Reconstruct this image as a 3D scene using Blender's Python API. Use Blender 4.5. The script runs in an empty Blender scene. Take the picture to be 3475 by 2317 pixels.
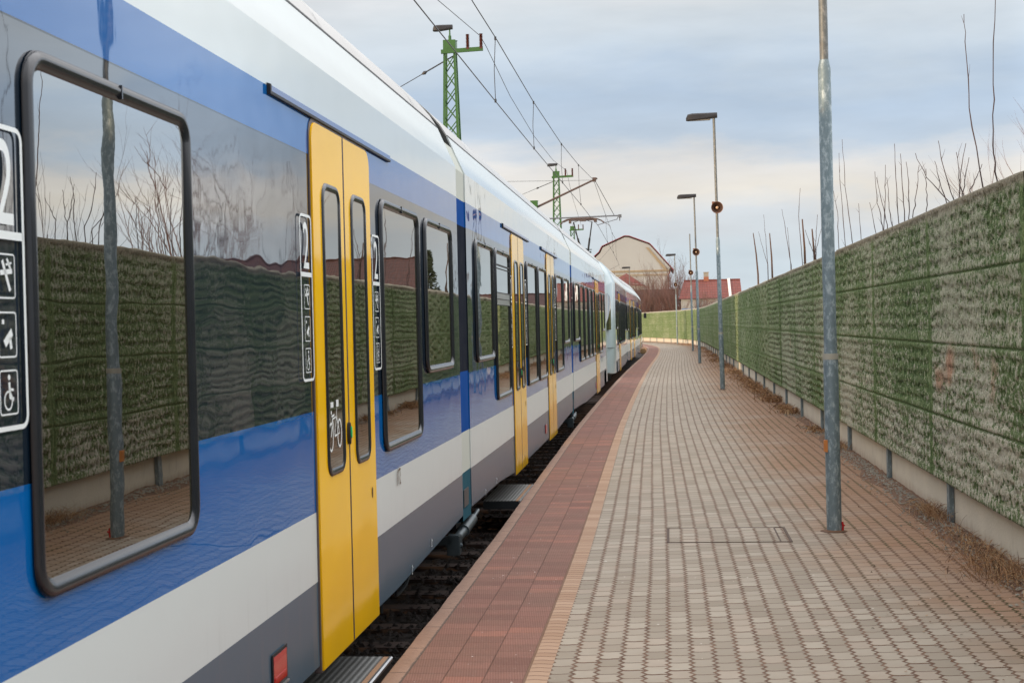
import bpy, bmesh, math, random
import numpy as np
from mathutils import Vector, Matrix
random.seed(7); RNG = np.random.RandomState(11)
S = bpy.context.scene
COL = S.collection
R = math.radians

# ------------------------------------------------------------------ camera
def camera():
    yaw, pitch, roll = R(-6.31275), R(-0.64071), R(1.34645)
    fw = Vector((math.sin(yaw)*math.cos(pitch), math.cos(yaw)*math.cos(pitch), math.sin(pitch)))
    r = Vector((math.cos(yaw), -math.sin(yaw), 0)); u = r.cross(fw)
    r2 = r*math.cos(roll) - u*math.sin(roll); u2 = u*math.cos(roll) + r*math.sin(roll)
    cd = bpy.data.cameras.new('camera'); cd.lens = 50.0; cd.sensor_width = 36.0
    cd.clip_start = 0.05; cd.clip_end = 3000
    cd.dof.use_dof = True; cd.dof.focus_distance = 14.0; cd.dof.aperture_fstop = 10.0
    o = bpy.data.objects.new('camera', cd); COL.objects.link(o)
    m = Matrix((( r2.x, u2.x, -fw.x, 0), (r2.y, u2.y, -fw.y, 0), (r2.z, u2.z, -fw.z, 1.6), (0, 0, 0, 1)))
    o.matrix_world = m; S.camera = o
camera()

# ------------------------------------------------------------------ light
SUN_FROM = Vector((-1.0, -0.98, 0.125)).normalized()
def lin(r, g, b):
    f = lambda c: (c/255/12.92) if c/255 <= 0.04045 else ((c/255+0.055)/1.055)**2.4
    return (f(r), f(g), f(b), 1)
def world():
    w = bpy.data.worlds.new('World'); S.world = w; w.use_nodes = True
    nt = w.node_tree; N = nt.nodes; L = nt.links; N.clear()
    out = N.new('ShaderNodeOutputWorld')
    tc = N.new('ShaderNodeTexCoord')
    sep = N.new('ShaderNodeSeparateXYZ'); L.new(tc.outputs['Generated'], sep.inputs[0])
    def math_(op, a, b=None, c=None, clamp=False):
        n = N.new('ShaderNodeMath'); n.operation = op; n.use_clamp = clamp
        for i, v in enumerate((a, b, c)):
            if v is None: continue
            if isinstance(v, (int, float)): n.inputs[i].default_value = v
            else: L.new(v, n.inputs[i])
        return n.outputs[0]
    sky = N.new('ShaderNodeTexSky'); sky.sky_type = 'NISHITA'; sky.sun_disc = False
    sky.sun_elevation = math.asin(SUN_FROM.z); sky.sun_rotation = math.atan2(SUN_FROM.x, SUN_FROM.y)
    sky.altitude = 100; sky.air_density = 1.0; sky.dust_density = 1.5
    z = sep.outputs['Z']
    mp = N.new('ShaderNodeMapping'); L.new(tc.outputs['Generated'], mp.inputs[0]); mp.inputs['Scale'].default_value = (2.6, 2.6, 10.0); mp.inputs['Rotation'].default_value = (0, R(5), 0)
    mp.inputs['Location'].default_value = (0.63, 0.1, 0.35)
    no = N.new('ShaderNodeTexNoise'); L.new(mp.outputs[0], no.inputs['Vector']); no.inputs['Scale'].default_value = 1.3
    no.inputs['Detail'].default_value = 7; no.inputs['Roughness'].default_value = 0.56; no.inputs['Distortion'].default_value = 0.3
    zz = math_('ADD', z, math_('MULTIPLY', math_('SUBTRACT', no.outputs['Fac'], 0.5), 0.115))
    cr = N.new('ShaderNodeValToRGB'); L.new(math_('MULTIPLY', zz, 2.0), cr.inputs[0])
    st = [(0.0, (214, 226, 235)), (0.045, (210, 223, 232)), (0.07, (216, 222, 228)), (0.088, (235, 230, 222)), (0.108, (230, 228, 226)),
          (0.128, (194, 209, 226)), (0.15, (188, 206, 227)), (0.175, (205, 217, 229)), (0.205, (216, 224, 231)), (0.24, (232, 233, 235)), (0.36, (236, 236, 238))]
    e = cr.color_ramp.elements
    e[0].position = 0; e[0].color = lin(*st[0][1]); e[1].position = st[-1][0]*2; e[1].color = lin(*st[-1][1])
    for p, c in st[1:-1]:
        k = e.new(p*2); k.color = lin(*c)
    # second noise: small local variation in brightness
    mp2 = N.new('ShaderNodeMapping'); L.new(tc.outputs['Generated'], mp2.inputs[0]); mp2.inputs['Scale'].default_value = (3.5, 3.5, 16.0)
    no2 = N.new('ShaderNodeTexNoise'); L.new(mp2.outputs[0], no2.inputs['Vector']); no2.inputs['Scale'].default_value = 1.6
    no2.inputs['Detail'].default_value = 6; no2.inputs['Roughness'].default_value = 0.55
    var = math_('MULTIPLY_ADD', no2.outputs['Fac'], 0.50, 0.755)
    up = math_('MULTIPLY_ADD', math_('SMOOTH_MIN', math_('MAXIMUM', math_('MULTIPLY', math_('SUBTRACT', z, 0.24), 1.7), 0.0), 1.0, 0.1), 1.35, 1.0)
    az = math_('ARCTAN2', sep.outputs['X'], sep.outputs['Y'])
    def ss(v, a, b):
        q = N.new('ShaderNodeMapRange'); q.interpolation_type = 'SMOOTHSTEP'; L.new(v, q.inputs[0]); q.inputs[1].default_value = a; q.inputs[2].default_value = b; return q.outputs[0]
    glow = math_('MULTIPLY_ADD', math_('MULTIPLY', ss(az, R(12.5), R(20)), ss(az, R(115), R(80))), 1.05, 1.0)  # added bright sky sector, out of view at right, lifts train-side reflections
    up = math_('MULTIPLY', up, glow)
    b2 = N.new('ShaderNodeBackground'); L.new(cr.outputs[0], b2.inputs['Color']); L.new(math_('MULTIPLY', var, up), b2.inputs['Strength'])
    b1 = N.new('ShaderNodeBackground'); L.new(sky.outputs[0], b1.inputs['Color']); b1.inputs['Strength'].default_value = 0.1
    mx = N.new('ShaderNodeMixShader'); mx.inputs[0].default_value = 0.94
    L.new(b1.outputs[0], mx.inputs[1]); L.new(b2.outputs[0], mx.inputs[2]); L.new(mx.outputs[0], out.inputs['Surface'])
world()
sd = bpy.data.lights.new('sun', 'SUN'); sd.energy = 3.4; sd.angle = R(2.0); sd.color = (1.0, 0.72, 0.44)
so = bpy.data.objects.new('sun', sd); COL.objects.link(so); so.rotation_euler = SUN_FROM.to_track_quat('Z', 'Y').to_euler(); so.location = (-40, -40, 20)
S.view_settings.view_transform = 'Standard'; S.view_settings.look = 'None'; S.view_settings.gamma = 1; S.view_settings.exposure = 0.06
S.view_settings.use_curve_mapping = False

# ------------------------------------------------------------------ paths (metres; X across, Y along the line)
EY = [-12, 0, 9, 11, 16, 21.8, 27.7, 35.6, 45.7, 55.7, 62.7, 69.9, 76.7, 85, 92, 98.5, 106.6, 112, 122, 140, 160, 190]
EX = [-1.34, -1.34, -1.345, -1.36, -1.42, -1.48, -1.495, -1.50, -1.473, -1.407, -1.325, -1.283, -1.262, -1.30, -1.45, -1.85, -2.7, -3.7, -5.7, -10.6, -17.5, -29]
WY = [-12, 60, 80, 86, 92, 98.5, 106.6, 112, 122, 140, 160, 190]
WX = [2.14, 2.14, 2.12, 2.06, 1.93, 1.48, 0.67, -0.30, -2.2, -7.0, -14.0, -26]
TY = [-14, 10.8, 11.3, 23.7, 24.0, 37, 41.5, 54.9, 55.4, 69, 69.5, 87, 95, 106, 122, 140, 165]
TX = [-1.575, -1.597, -1.598, -1.622, -1.622, -1.59, -1.59, -1.63, -1.63, -1.51, -1.51, -1.62, -2.1, -3.5, -6.6, -11.5, -20]
def smooth_path(Y, X, rad):
    ys = np.arange(Y[0], Y[-1]+.01, 0.25); xs = np.interp(ys, Y, X)
    n = int(rad/0.25); kx = np.hanning(2*n+3)[1:-1]; kx /= kx.sum()
    xp = np.concatenate([np.full(n, xs[0]) , xs, xs[-1] + (xs[-1]-xs[-2])*np.arange(1, n+1)])
    return ys, np.convolve(xp, kx, 'valid')
ED = smooth_path(EY, EX, 3); WD = smooth_path(WY, WX, 5); TD = smooth_path(TY, TX, 2)
edge = lambda y: float(np.interp(y, *ED)); wall = lambda y: float(np.interp(y, *WD)); side = lambda y: float(np.interp(y, *TD))

# ------------------------------------------------------------------ helpers
def tag(o, label=None, cat=None, group=None, kind=None):
    if label: o['label'] = label
    if cat: o['category'] = cat
    if group: o['group'] = group
    if kind: o['kind'] = kind
    return o
def link(o, parent=None):
    COL.objects.link(o)
    if parent is not None: o.parent = parent
    return o
def empty(name, loc=(0, 0, 0), rz=0, parent=None):
    o = bpy.data.objects.new(name, None); o.location = loc; o.rotation_euler = (0, 0, rz); o.empty_display_size = 0.3
    return link(o, parent)
class MB:
    def __init__(s): s.v = []; s.f = []; s.m = []; s.uv = None
    def add(s, vs, fs, mi=0):
        b = len(s.v); s.v += [tuple(map(float, p)) for p in vs]; s.f += [tuple(i+b for i in f) for f in fs]; s.m += [mi]*len(fs); return s
    def box(s, x0, x1, y0, y1, z0, z1, mi=0):
        return s.add([(x0, y0, z0), (x1, y0, z0), (x1, y1, z0), (x0, y1, z0), (x0, y0, z1), (x1, y0, z1), (x1, y1, z1), (x0, y1, z1)],
                     [(0, 3, 2, 1), (4, 5, 6, 7), (0, 1, 5, 4), (1, 2, 6, 5), (2, 3, 7, 6), (3, 0, 4, 7)], mi)
    def tube(s, pts, rad, n=8, mi=0, cap=True, closed=False):
        P = [Vector(p) for p in pts]; k = len(P)
        rr = rad if isinstance(rad, (list, tuple)) else [rad]*k
        up = Vector((0, 0, 1)); vs = []; last = None
        for i in range(k):
            if closed: t = P[(i+1) % k] - P[i-1]
            else: t = P[min(i+1, k-1)] - P[max(i-1, 0)]
            t.normalize()
            if last is None:
                a = up if abs(t.z) < 0.9 else Vector((0, 1, 0)); a = (a - t*a.dot(t)).normalized()
            else:
                a = (last - t*last.dot(t)).normalized()
            last = a; b = t.cross(a)
            for j in range(n):
                an = 2*math.pi*(j+.5)/n; vs.append(P[i] + (a*math.cos(an) + b*math.sin(an))*rr[i])
        fs = []
        for i in range(k if closed else k-1):
            for j in range(n):
                i2 = (i+1) % k
                fs.append((i*n+j, i*n+(j+1) % n, i2*n+(j+1) % n, i2*n+j))
        if cap and not closed: fs += [tuple(range(n))[::-1], tuple((k-1)*n+j for j in range(n))]
        return s.add(vs, fs, mi)
    def beam(s, a, b, w, h=None, mi=0):
        """square-section bar from a to b"""
        h = h or w; a = Vector(a); b = Vector(b); t = (b-a).normalized(); u = Vector((0, 0, 1)) if abs(t.z) < .95 else Vector((0, 1, 0))
        x = t.cross(u).normalized(); y = x.cross(t).normalized(); vs = []
        for p in (a, b):
            for sx, sy in ((-1, -1), (1, -1), (1, 1), (-1, 1)): vs.append(p + x*sx*w/2 + y*sy*h/2)
        return s.add(vs, [(0, 1, 2, 3), (7, 6, 5, 4), (0, 4, 5, 1), (1, 5, 6, 2), (2, 6, 7, 3), (3, 7, 4, 0)], mi)
    def prism(s, poly, axis, a, b, mi=0):
        n = len(poly)
        def P(p, t): return {'x': (t, p[0], p[1]), 'y': (p[0], t, p[1]), 'z': (p[0], p[1], t)}[axis]
        vs = [P(p, a) for p in poly] + [P(p, b) for p in poly]
        fs = [tuple(range(n)), tuple(range(2*n-1, n-1, -1))] + [(i, n+i, n+(i+1) % n, (i+1) % n) for i in range(n)]
        return s.add(vs, fs, mi)
    def build(s, name, mats, parent=None, smooth=False, loc=(0, 0, 0), recalc=True, bevel=0):
        me = bpy.data.meshes.new(name); me.from_pydata(s.v, [], s.f)
        mats = mats if isinstance(mats, (list, tuple)) else [mats]
        for m in mats: me.materials.append(m)
        me.polygons.foreach_set('material_index', s.m)
        if recalc:
            bm = bmesh.new(); bm.from_mesh(me); bmesh.ops.recalc_face_normals(bm, faces=bm.faces)
            if bevel: bmesh.ops.bevel(bm, geom=list(bm.edges), offset=bevel, segments=2, affect='EDGES', clamp_overlap=True)
            bm.to_mesh(me); bm.free()
        if smooth:
            me.polygons.foreach_set('use_smooth', [True]*len(me.polygons))
            if smooth != 'all': me.set_sharp_from_angle(angle=R(40 if smooth is True else smooth))
        me.update()
        o = bpy.data.objects.new(name, me); o.location = loc
        return link(o, parent)
def grid(name, P, mat, parent=None, uv=None, smooth=False, attr=None, flip=False):
    """P: array (n, m, 3)"""
    n, m = P.shape[:2]; me = bpy.data.meshes.new(name)
    idx = np.arange(n*m).reshape(n, m)
    q = np.stack([idx[:-1, :-1], idx[1:, :-1], idx[1:, 1:], idx[:-1, 1:]], -1).reshape(-1, 4)
    if flip: q = q[:, ::-1]
    me.vertices.add(n*m); me.vertices.foreach_set('co', P.astype(np.float32).ravel())
    me.loops.add(q.size); me.loops.foreach_set('vertex_index', q.ravel().astype(np.int32))
    me.polygons.add(len(q)); me.polygons.foreach_set('loop_start', np.arange(0, q.size, 4, dtype=np.int32))
    me.update(calc_edges=True)
    if uv is not None:
        l = me.uv_layers.new(name='UVMap'); l.data.foreach_set('uv', uv.reshape(-1, 2)[q.ravel()].astype(np.float32).ravel())
    if attr is not None:
        a = me.attributes.new('relief_wear', 'FLOAT', 'POINT'); a.data.foreach_set('value', attr.astype(np.float32).ravel())
    me.materials.append(mat)
    if smooth: me.polygons.foreach_set('use_smooth', [True]*len(me.polygons))
    me.validate(); o = bpy.data.objects.new(name, me); return link(o, parent)
def vnoise(x, y, seed=0):
    """value noise for arrays"""
    xi = np.floor(x).astype(np.int64); yi = np.floor(y).astype(np.int64); fx = x-xi; fy = y-yi
    fx = fx*fx*(3-2*fx); fy = fy*fy*(3-2*fy)
    def h(a, b):
        n = (a*374761393 + b*668265263 + seed*1442695041) & 0x7fffffff
        n = ((n ^ (n >> 13))*1274126177) & 0x7fffffff
        return ((n ^ (n >> 16)) & 0xffff)/65535.0
    return (h(xi, yi)*(1-fx)+h(xi+1, yi)*fx)*(1-fy)+(h(xi, yi+1)*(1-fx)+h(xi+1, yi+1)*fx)*fy

# ------------------------------------------------------------------ materials
class NT:
    def __init__(s, name):
        s.mat = bpy.data.materials.new(name); s.mat.use_nodes = True; s.nt = s.mat.node_tree; s.N = s.nt.nodes; s.L = s.nt.links
        s.b = s.N['Principled BSDF']
    def n(s, t, **kw):
        x = s.N.new('ShaderNode'+t)
        for k, v in kw.items(): setattr(x, k, v)
        return x
    def set(s, sock, v):
        if isinstance(v, (int, float)): sock.default_value = v
        elif isinstance(v, (tuple, list)):
            sock.default_value = (tuple(v)+(1,))[:len(sock.default_value)] if len(v) < len(sock.default_value) else tuple(v)[:len(sock.default_value)]
        else: s.L.new(v, sock)
    def m(s, op, a, b=None, c=None, clamp=False):
        x = s.n('Math', operation=op, use_clamp=clamp)
        for i, v in enumerate((a, b, c)):
            if v is not None: s.set(x.inputs[i], v)
        return x.outputs[0]
    def mix(s, f, a, b, mode='MIX'):
        x = s.n('Mix', data_type='RGBA', blend_type=mode); s.set(x.inputs[0], f); s.set(x.inputs[6], a); s.set(x.inputs[7], b); return x.outputs[2]
    def noise(s, vec, scale, detail=3, rough=.5, dist=0):
        x = s.n('TexNoise'); s.set(x.inputs['Vector'], vec); x.inputs['Scale'].default_value = scale; x.inputs['Detail'].default_value = detail
        x.inputs['Roughness'].default_value = rough; x.inputs['Distortion'].default_value = dist; return x.outputs['Fac']
    def map(s, vec, scale=(1, 1, 1), rot=(0, 0, 0), loc=(0, 0, 0)):
        x = s.n('Mapping'); s.set(x.inputs[0], vec); x.inputs['Scale'].default_value = scale; x.inputs['Rotation'].default_value = rot; x.inputs['Location'].default_value = loc; return x.outputs[0]
    def ramp(s, f, stops, interp='LINEAR'):
        x = s.n('ValToRGB'); s.set(x.inputs[0], f); cr = x.color_ramp; cr.interpolation = interp
        while len(cr.elements) < len(stops): cr.elements.new(0.5)
        for e, (p, c) in zip(cr.elements, stops): e.position = p; e.color = (tuple(c)+(1,))[:4]
        return x.outputs[0]
    def step(s, x, a, b):
        y = s.n('MapRange', interpolation_type='SMOOTHSTEP'); s.set(y.inputs[0], x); y.inputs[1].default_value = a; y.inputs[2].default_value = b; return y.outputs[0]
    def bump(s, h, dist=.01, strength=1, normal=None):
        x = s.n('Bump'); x.inputs['Strength'].default_value = strength; x.inputs['Distance'].default_value = dist; s.set(x.inputs['Height'], h)
        if normal is not None: s.L.new(normal, x.inputs['Normal'])
        return x.outputs[0]
    def out(s, col=None, rough=None, metal=None, normal=None, ior=None, coat=None, spec=None):
        b = s.b.inputs
        if col is not None: s.set(b['Base Color'], col)
        if rough is not None: s.set(b['Roughness'], rough)
        if metal is not None: s.set(b['Metallic'], metal)
        if normal is not None: s.L.new(normal, b['Normal'])
        if ior is not None: b['IOR'].default_value = ior
        if coat is not None: b['Coat Weight'].default_value = coat
        if spec is not None: b['Specular IOR Level'].default_value = spec
        return s.mat
def obj_co(t): return t.n('TexCoord').outputs['Object']
def plain(name, col, rough=.6, metal=0, var=.12, scale=8, bump=0, ior=1.5, coat=0):
    t = NT(name); co = obj_co(t); f = t.noise(co, scale, 4, .6)
    c = t.mix(f, [x*(1-var) for x in col]+[1], [min(1, x*(1+var)) for x in col]+[1])
    nm = t.bump(t.noise(co, scale*6, 3), bump) if bump else None
    return t.out(c, t.m('MULTIPLY_ADD', f, .12, rough-.06), metal, nm, ior, coat)
M = {}
def car_paint():
    t = NT('train_livery_paint'); co = obj_co(t); sp = t.n('SeparateXYZ'); t.set(sp.inputs[0], co); z = sp.outputs[2]
    h = 4.0
    G = (.070, .115, .155); W = (.57, .62, .62); B = (.0, .100, .34); K = (.006, .014, .026)
    c = t.ramp(t.m('DIVIDE', z, h), [(0, G), (.455/h, W), (.775/h, B), (1.22/h, K), (2.385/h, B), (2.59/h, W), (3.12/h, (.46, .45, .43))], 'CONSTANT')
    # wash-down streaks and road dirt on the painted skin
    st = t.noise(t.map(co, (1, 5.0, .35)), 3.0, 5, .6)
    gr = t.noise(co, 1.6, 3, .5)
    dirt = t.m('MULTIPLY', t.step(z, .75, .1), t.step(st, .52, .78))
    c = t.mix(t.m('MULTIPLY', dirt, .28), c, (.20, .16, .14, 1))
    c = t.mix(t.m('MULTIPLY', t.m('MULTIPLY', t.step(z, 2.9, 3.4), t.step(gr, .35, .75)), .35), c, (.30, .27, .24, 1))
    rough = t.m('ADD', t.m('MULTIPLY_ADD', t.step(z, .79, .77), .22, .018), t.m('MULTIPLY', t.step(z, 2.8, 3.0), .25))
    wv = t.noise(t.map(co, (0, 1.3, 2.2), loc=(0, 3.1, 0)), 2.0, 1, .4)
    wv2 = t.noise(t.map(co, (0, 9.0, 2.0)), 2.0, 2, .5)
    nm = t.bump(t.m('ADD', wv, t.m('MULTIPLY', wv2, .025)), .0021)
    K_ = t.m('MULTIPLY', t.m('GREATER_THAN', z, 1.22), t.m('LESS_THAN', z, 2.385)); t.set(t.b.inputs['IOR'], t.m('ADD', t.m('MULTIPLY_ADD', K_, .75, 1.44), t.m('MULTIPLY', t.m('GREATER_THAN', z, 2.385), .16)))
    return t.out(c, rough, 0, nm)
M['paint'] = car_paint()
def flat_band(name, kind):
    t = NT(name); co = obj_co(t); sp = t.n('SeparateXYZ'); t.set(sp.inputs[0], co); z = sp.outputs[2]; h = 4.0
    G = (.02, .085, .12); W = (.50, .52, .47); B = (.0, .055, .26); K = (.004, .007, .018)
    c = t.ramp(t.m('DIVIDE', z, h), [(0, G), (.455/h, W), (.775/h, B), (1.25/h, K), (2.39/h, B), (2.59/h, W), (3.02/h, (.006, .006, .006))], 'CONSTANT')
    f = t.noise(co, 5, 4, .6)
    return t.out(t.mix(t.m('MULTIPLY', f, .10), c, (.3, .3, .27, 1)), .95, 0, None, 1.12, spec=.15)
M['bellows'] = flat_band('gangway_cover_paint', 0)
def glass(name, base, wave=.0012, refl=.5):
    t = NT(name); co = obj_co(t)
    wv = t.noise(t.map(co, (0, .9, 2.6)), 2.2, 1, .4)
    nm = t.bump(t.m('ADD', wv, t.m('MULTIPLY', t.noise(t.map(co, (0, 1.5, 14)), 2.5, 1, .5), .05)), wave)
    t.out(base, .01, 0, nm, 1.9)
    g = t.n('BsdfGlossy'); g.inputs['Roughness'].default_value = .004; g.inputs['Color'].default_value = (.93, .93, .90, 1); t.L.new(nm, g.inputs['Normal'])
    mx = t.n('MixShader'); mx.inputs[0].default_value = refl; o = t.N['Material Output']
    t.L.new(t.b.outputs[0], mx.inputs[1]); t.L.new(g.outputs[0], mx.inputs[2]); t.L.new(mx.outputs[0], o.inputs['Surface']); return t.mat
M['glass'] = glass('tinted_window_glass', (.010, .007, .004, 1), .0006, .21)
M['frame'] = plain('window_frame_rubber', (.016, .018, .024), .22, 0, .15, 6, 0, 1.5, .15)
def yellow():
    t = NT('door_yellow_paint'); co = obj_co(t); wv = t.noise(t.map(co, (0, 1.2, 1.6)), 2.0, 1, .4); f = t.noise(co, 3, 4)
    sp = t.n('SeparateXYZ'); t.set(sp.inputs[0], co)
    c = t.mix(f, (.84, .47, .0, 1), (.90, .52, .0, 1))
    c = t.mix(t.m('MULTIPLY', t.step(sp.outputs[2], .6, .05), t.m('MULTIPLY', f, .35)), c, (.30, .20, .06, 1))
    return t.out(c, .09, 0, t.bump(wv, .004), 1.36)
M['yellow'] = yellow()
M['black'] = plain('black_rubber', (.012, .012, .014), .55, 0, .2, 12)
M['seal'] = plain('door_seal_grey', (.10, .075, .075), .5, 0, .15, 12)
M['seal_dark'] = plain('dark_door_seal', (.035, .022, .022), .6)
M['white_mark'] = plain('white_vinyl_lettering', (.72, .76, .76), .35, 0, .05, 20)
M['red'] = plain('red_reflector', (.45, .006, .012), .12, 0, .15, 20, 0, 1.6, .5)
M['bare_metal'] = plain('brushed_steel', (.55, .56, .57), .3, .9, .15, 14)
M['dark_metal'] = plain('underframe_metal', (.035, .042, .048), .42, .4, .35, 9, .002)
M['grey_metal'] = plain('damper_grey_metal', (.06, .078, .088), .38, .5, .3, 9, .001)
M['green_led'] = plain('door_button_green', (.01, .55, .16), .3)
M['tread'] = None
def tread():
    t = NT('chequered_step_tread'); co = obj_co(t); sp = t.n('SeparateXYZ'); t.set(sp.inputs[0], co)
    r = t.m('SINE', t.m('MULTIPLY', sp.outputs[0], 2*math.pi/.034)); d = t.noise(co, 60, 3, .7)
    c = t.mix(t.step(t.m('MULTIPLY_ADD', r, .35, t.m('MULTIPLY', d, .9)), .0, .9), (.10, .10, .095, 1), (.22, .225, .22, 1))
    return t.out(c, .55, .4, t.bump(r, .0015))
M['tread'] = tread()
M['tan'] = plain('tan_grip_strip', (.30, .17, .095), .8, 0, .2, 30, .001)
M['brown_mark'] = plain('brown_stain', (.09, .05, .02), .7)
def galv(name, a, b, sc=55):
    t = NT(name); co = obj_co(t); v = t.n('TexVoronoi'); t.set(v.inputs['Vector'], t.map(co, (1, 1, .6))); v.inputs['Scale'].default_value = sc
    f = t.noise(co, 5, 5, .6); g = t.noise(t.map(co, (1, 1, .5)), 30, 4, .7)
    c = t.mix(t.step(g, .46, .68), a, b); c = t.mix(t.m('MULTIPLY', v.outputs['Color'], .18), c, (.35, .40, .42, 1))
    c = t.mix(t.m('MULTIPLY', t.step(f, .58, .75), .35), c, (.16, .12, .085, 1))
    return t.out(c, .55, .35, t.bump(g, .0008))
M['galv'] = galv('galvanised_steel', (.16, .215, .24, 1), (.38, .45, .48, 1))
M['galv_top'] = galv('weathered_galvanised_steel', (.13, .135, .13, 1), (.26, .25, .23, 1))
M['lamp'] = plain('lamp_housing', (.022, .021, .024), .45, 0, .2, 6)
M['lens'] = plain('lamp_lens', (.25, .24, .22), .2)
M['horn'] = plain('rusty_loudspeaker_horn', (.20, .085, .04), .55, 0, .35, 14)
M['horn_in'] = plain('horn_throat', (.05, .022, .012), .7)
M['horn_tip'] = plain('horn_tip', (.55, .36, .22), .5)
M['green'] = plain('green_mast_paint', (.035, .115, .022), .45, 0, .3, 4)
M['insul'] = plain('brown_insulator', (.10, .028, .018), .25, 0, .2, 10)
M['wire'] = plain('copper_wire', (.045, .045, .05), .5, .3)
M['tubeb'] = plain('brown_cantilever_tube', (.10, .065, .055), .5, .3)
M['tubeg'] = plain('grey_cantilever_tube', (.13, .14, .16), .45, .4)
def concrete(name, col, stain=(.20, .12, .07)):
    t = NT(name); co = obj_co(t); sp = t.n('SeparateXYZ'); t.set(sp.inputs[0], co)
    a = t.noise(co, 2.2, 5, .6); b = t.noise(t.map(co, (1, 3.0, .45)), 4, 5, .65)
    c = t.mix(a, [x*.82 for x in col]+[1], [x*1.15 for x in col]+[1])
    low = t.step(t.m('ADD', sp.outputs[2], t.m('MULTIPLY', b, .18)), .22, .05)
    c = t.mix(t.m('MULTIPLY', low, .75), c, tuple(stain)+(1,))
    c = t.mix(t.m('MULTIPLY', t.step(b, .56, .74), .3), c, (.13, .10, .07, 1))
    return t.out(c, .85, 0, t.bump(t.noise(co, 45, 4), .003))
M['base'] = concrete('concrete_plinth', (.66, .61, .50), (.30, .19, .12))
M['platwall'] = concrete('platform_concrete', (.12, .09, .07))
def paver():
    t = NT('interlocking_pavers'); uv = t.n('UVMap').outputs[0]; sp = t.n('SeparateXYZ'); t.set(sp.inputs[0], uv); u, v = sp.outputs[0], sp.outputs[1]
    w, r = .1095, .149
    u0 = u; u = t.m('ADD', u, t.m('MULTIPLY', t.noise(t.map(uv, (.25, .8, 1)), 1.2, 2), .014))
    zig = t.m('MULTIPLY', t.m('SUBTRACT', t.m('PINGPONG', v, r/4), r/8), .62)   # toothed long joints
    cu = t.m('DIVIDE', t.m('ADD', u, zig), w); ci = t.m('FLOOR', cu); fu = t.m('FRACT', cu)
    off = t.m('FRACT', t.m('MULTIPLY', t.m('SINE', t.m('MULTIPLY', ci, 12.9898)), 43.7585))
    wob = t.m('MULTIPLY', t.m('SINE', t.m('MULTIPLY', fu, 6.283)), .030)
    cv = t.m('ADD', t.m('ADD', t.m('DIVIDE', v, r), t.m('MULTIPLY', t.m('FRACT', t.m('MULTIPLY', ci, .5)), 1.0)), wob); ri = t.m('FLOOR', cv); fv = t.m('FRACT', cv)
    du = t.m('MULTIPLY', t.m('SUBTRACT', .5, t.m('ABSOLUTE', t.m('SUBTRACT', fu, .5))), w)
    dv = t.m('MULTIPLY', t.m('SUBTRACT', .5, t.m('ABSOLUTE', t.m('SUBTRACT', fv, .5))), r)
    wn = t.n('TexWhiteNoise', noise_dimensions='2D'); cb = t.n('CombineXYZ'); t.set(cb.inputs[0], ci); t.set(cb.inputs[1], ri); t.L.new(cb.outputs[0], wn.inputs['Vector'])
    rnd = wn.outputs['Value']
    wn2 = t.n('TexWhiteNoise', noise_dimensions='2D'); cb2 = t.n('CombineXYZ'); t.set(cb2.inputs[0], ci); t.set(cb2.inputs[1], t.m('FLOOR', t.m('ADD', cv, .5))); t.L.new(cb2.outputs[0], wn2.inputs['Vector'])
    wide = t.m('GREATER_THAN', wn2.outputs['Value'], .86)
    big = t.noise(uv, .9, 4, .55); mid = t.noise(uv, 7, 4, .6); fine = t.noise(uv, 120, 3, .7)
    ju = t.step(t.m('ADD', du, t.m('MULTIPLY', fine, .003)), .0108, .0062)
    jv = t.step(t.m('SUBTRACT', dv, t.m('MULTIPLY', wide, .003)), .0072, .0036)
    c = t.mix(rnd, (.27, .228, .180, 1), (.37, .322, .262, 1))
    c = t.mix(t.m('MULTIPLY', t.m('GREATER_THAN', t.m('FRACT', t.m('MULTIPLY', rnd, 7.3)), .86), .45), c, (.38, .31, .25, 1))
    c = t.mix(t.m('MULTIPLY', t.step(mid, .35, .8), .25), c, (.25, .20, .155, 1)); c = t.mix(t.m('MULTIPLY', t.step(t.noise(uv, 2.3, 5, .65), .5, .75), .30), c, (.28, .215, .16, 1)); c = t.mix(t.m('MULTIPLY', t.step(fine, .55, .8), .25), c, (.22, .19, .16, 1))
    dirt = t.step(t.m('ADD', u, t.m('SUBTRACT', t.m('MULTIPLY', t.m('SUBTRACT', big, .5), 2.2), t.m('MULTIPLY', t.step(v, 10.0, 6.5), .75))), 1.95, 3.15)
    c = t.mix(t.m('MULTIPLY', dirt, .8), c, t.mix(mid, (.235, .115, .062, 1), (.35, .205, .125, 1)))
    jc = t.mix(t.step(mid, .4, .7), (.12, .06, .038, 1), (.19, .105, .068, 1))
    jc = t.mix(t.m('MULTIPLY', dirt, t.step(big, .45, .6)), jc, (.055, .055, .02, 1))
    c = t.mix(t.m('MULTIPLY', jv, t.m('MULTIPLY_ADD', wide, .25, .75)), c, t.mix(.25, jc, (.06, .035, .025, 1))); c = t.mix(t.m('MULTIPLY', ju, .9), c, jc)
    c = t.mix(t.m('MULTIPLY', t.step(t.noise(uv, 22, 1), .77, .79), .6), c, (.7, .66, .6, 1))
    hgt = t.m('SUBTRACT', t.m('ADD', t.m('MULTIPLY', fine, .12), t.m('MULTIPLY', rnd, .25)), t.m('MAXIMUM', ju, t.m('MULTIPLY', jv, .6)))
    return t.out(c, t.m('MULTIPLY_ADD', fine, .15, .72), 0, t.bump(hgt, .005), spec=.15)
M['paver'] = paver()
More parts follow.
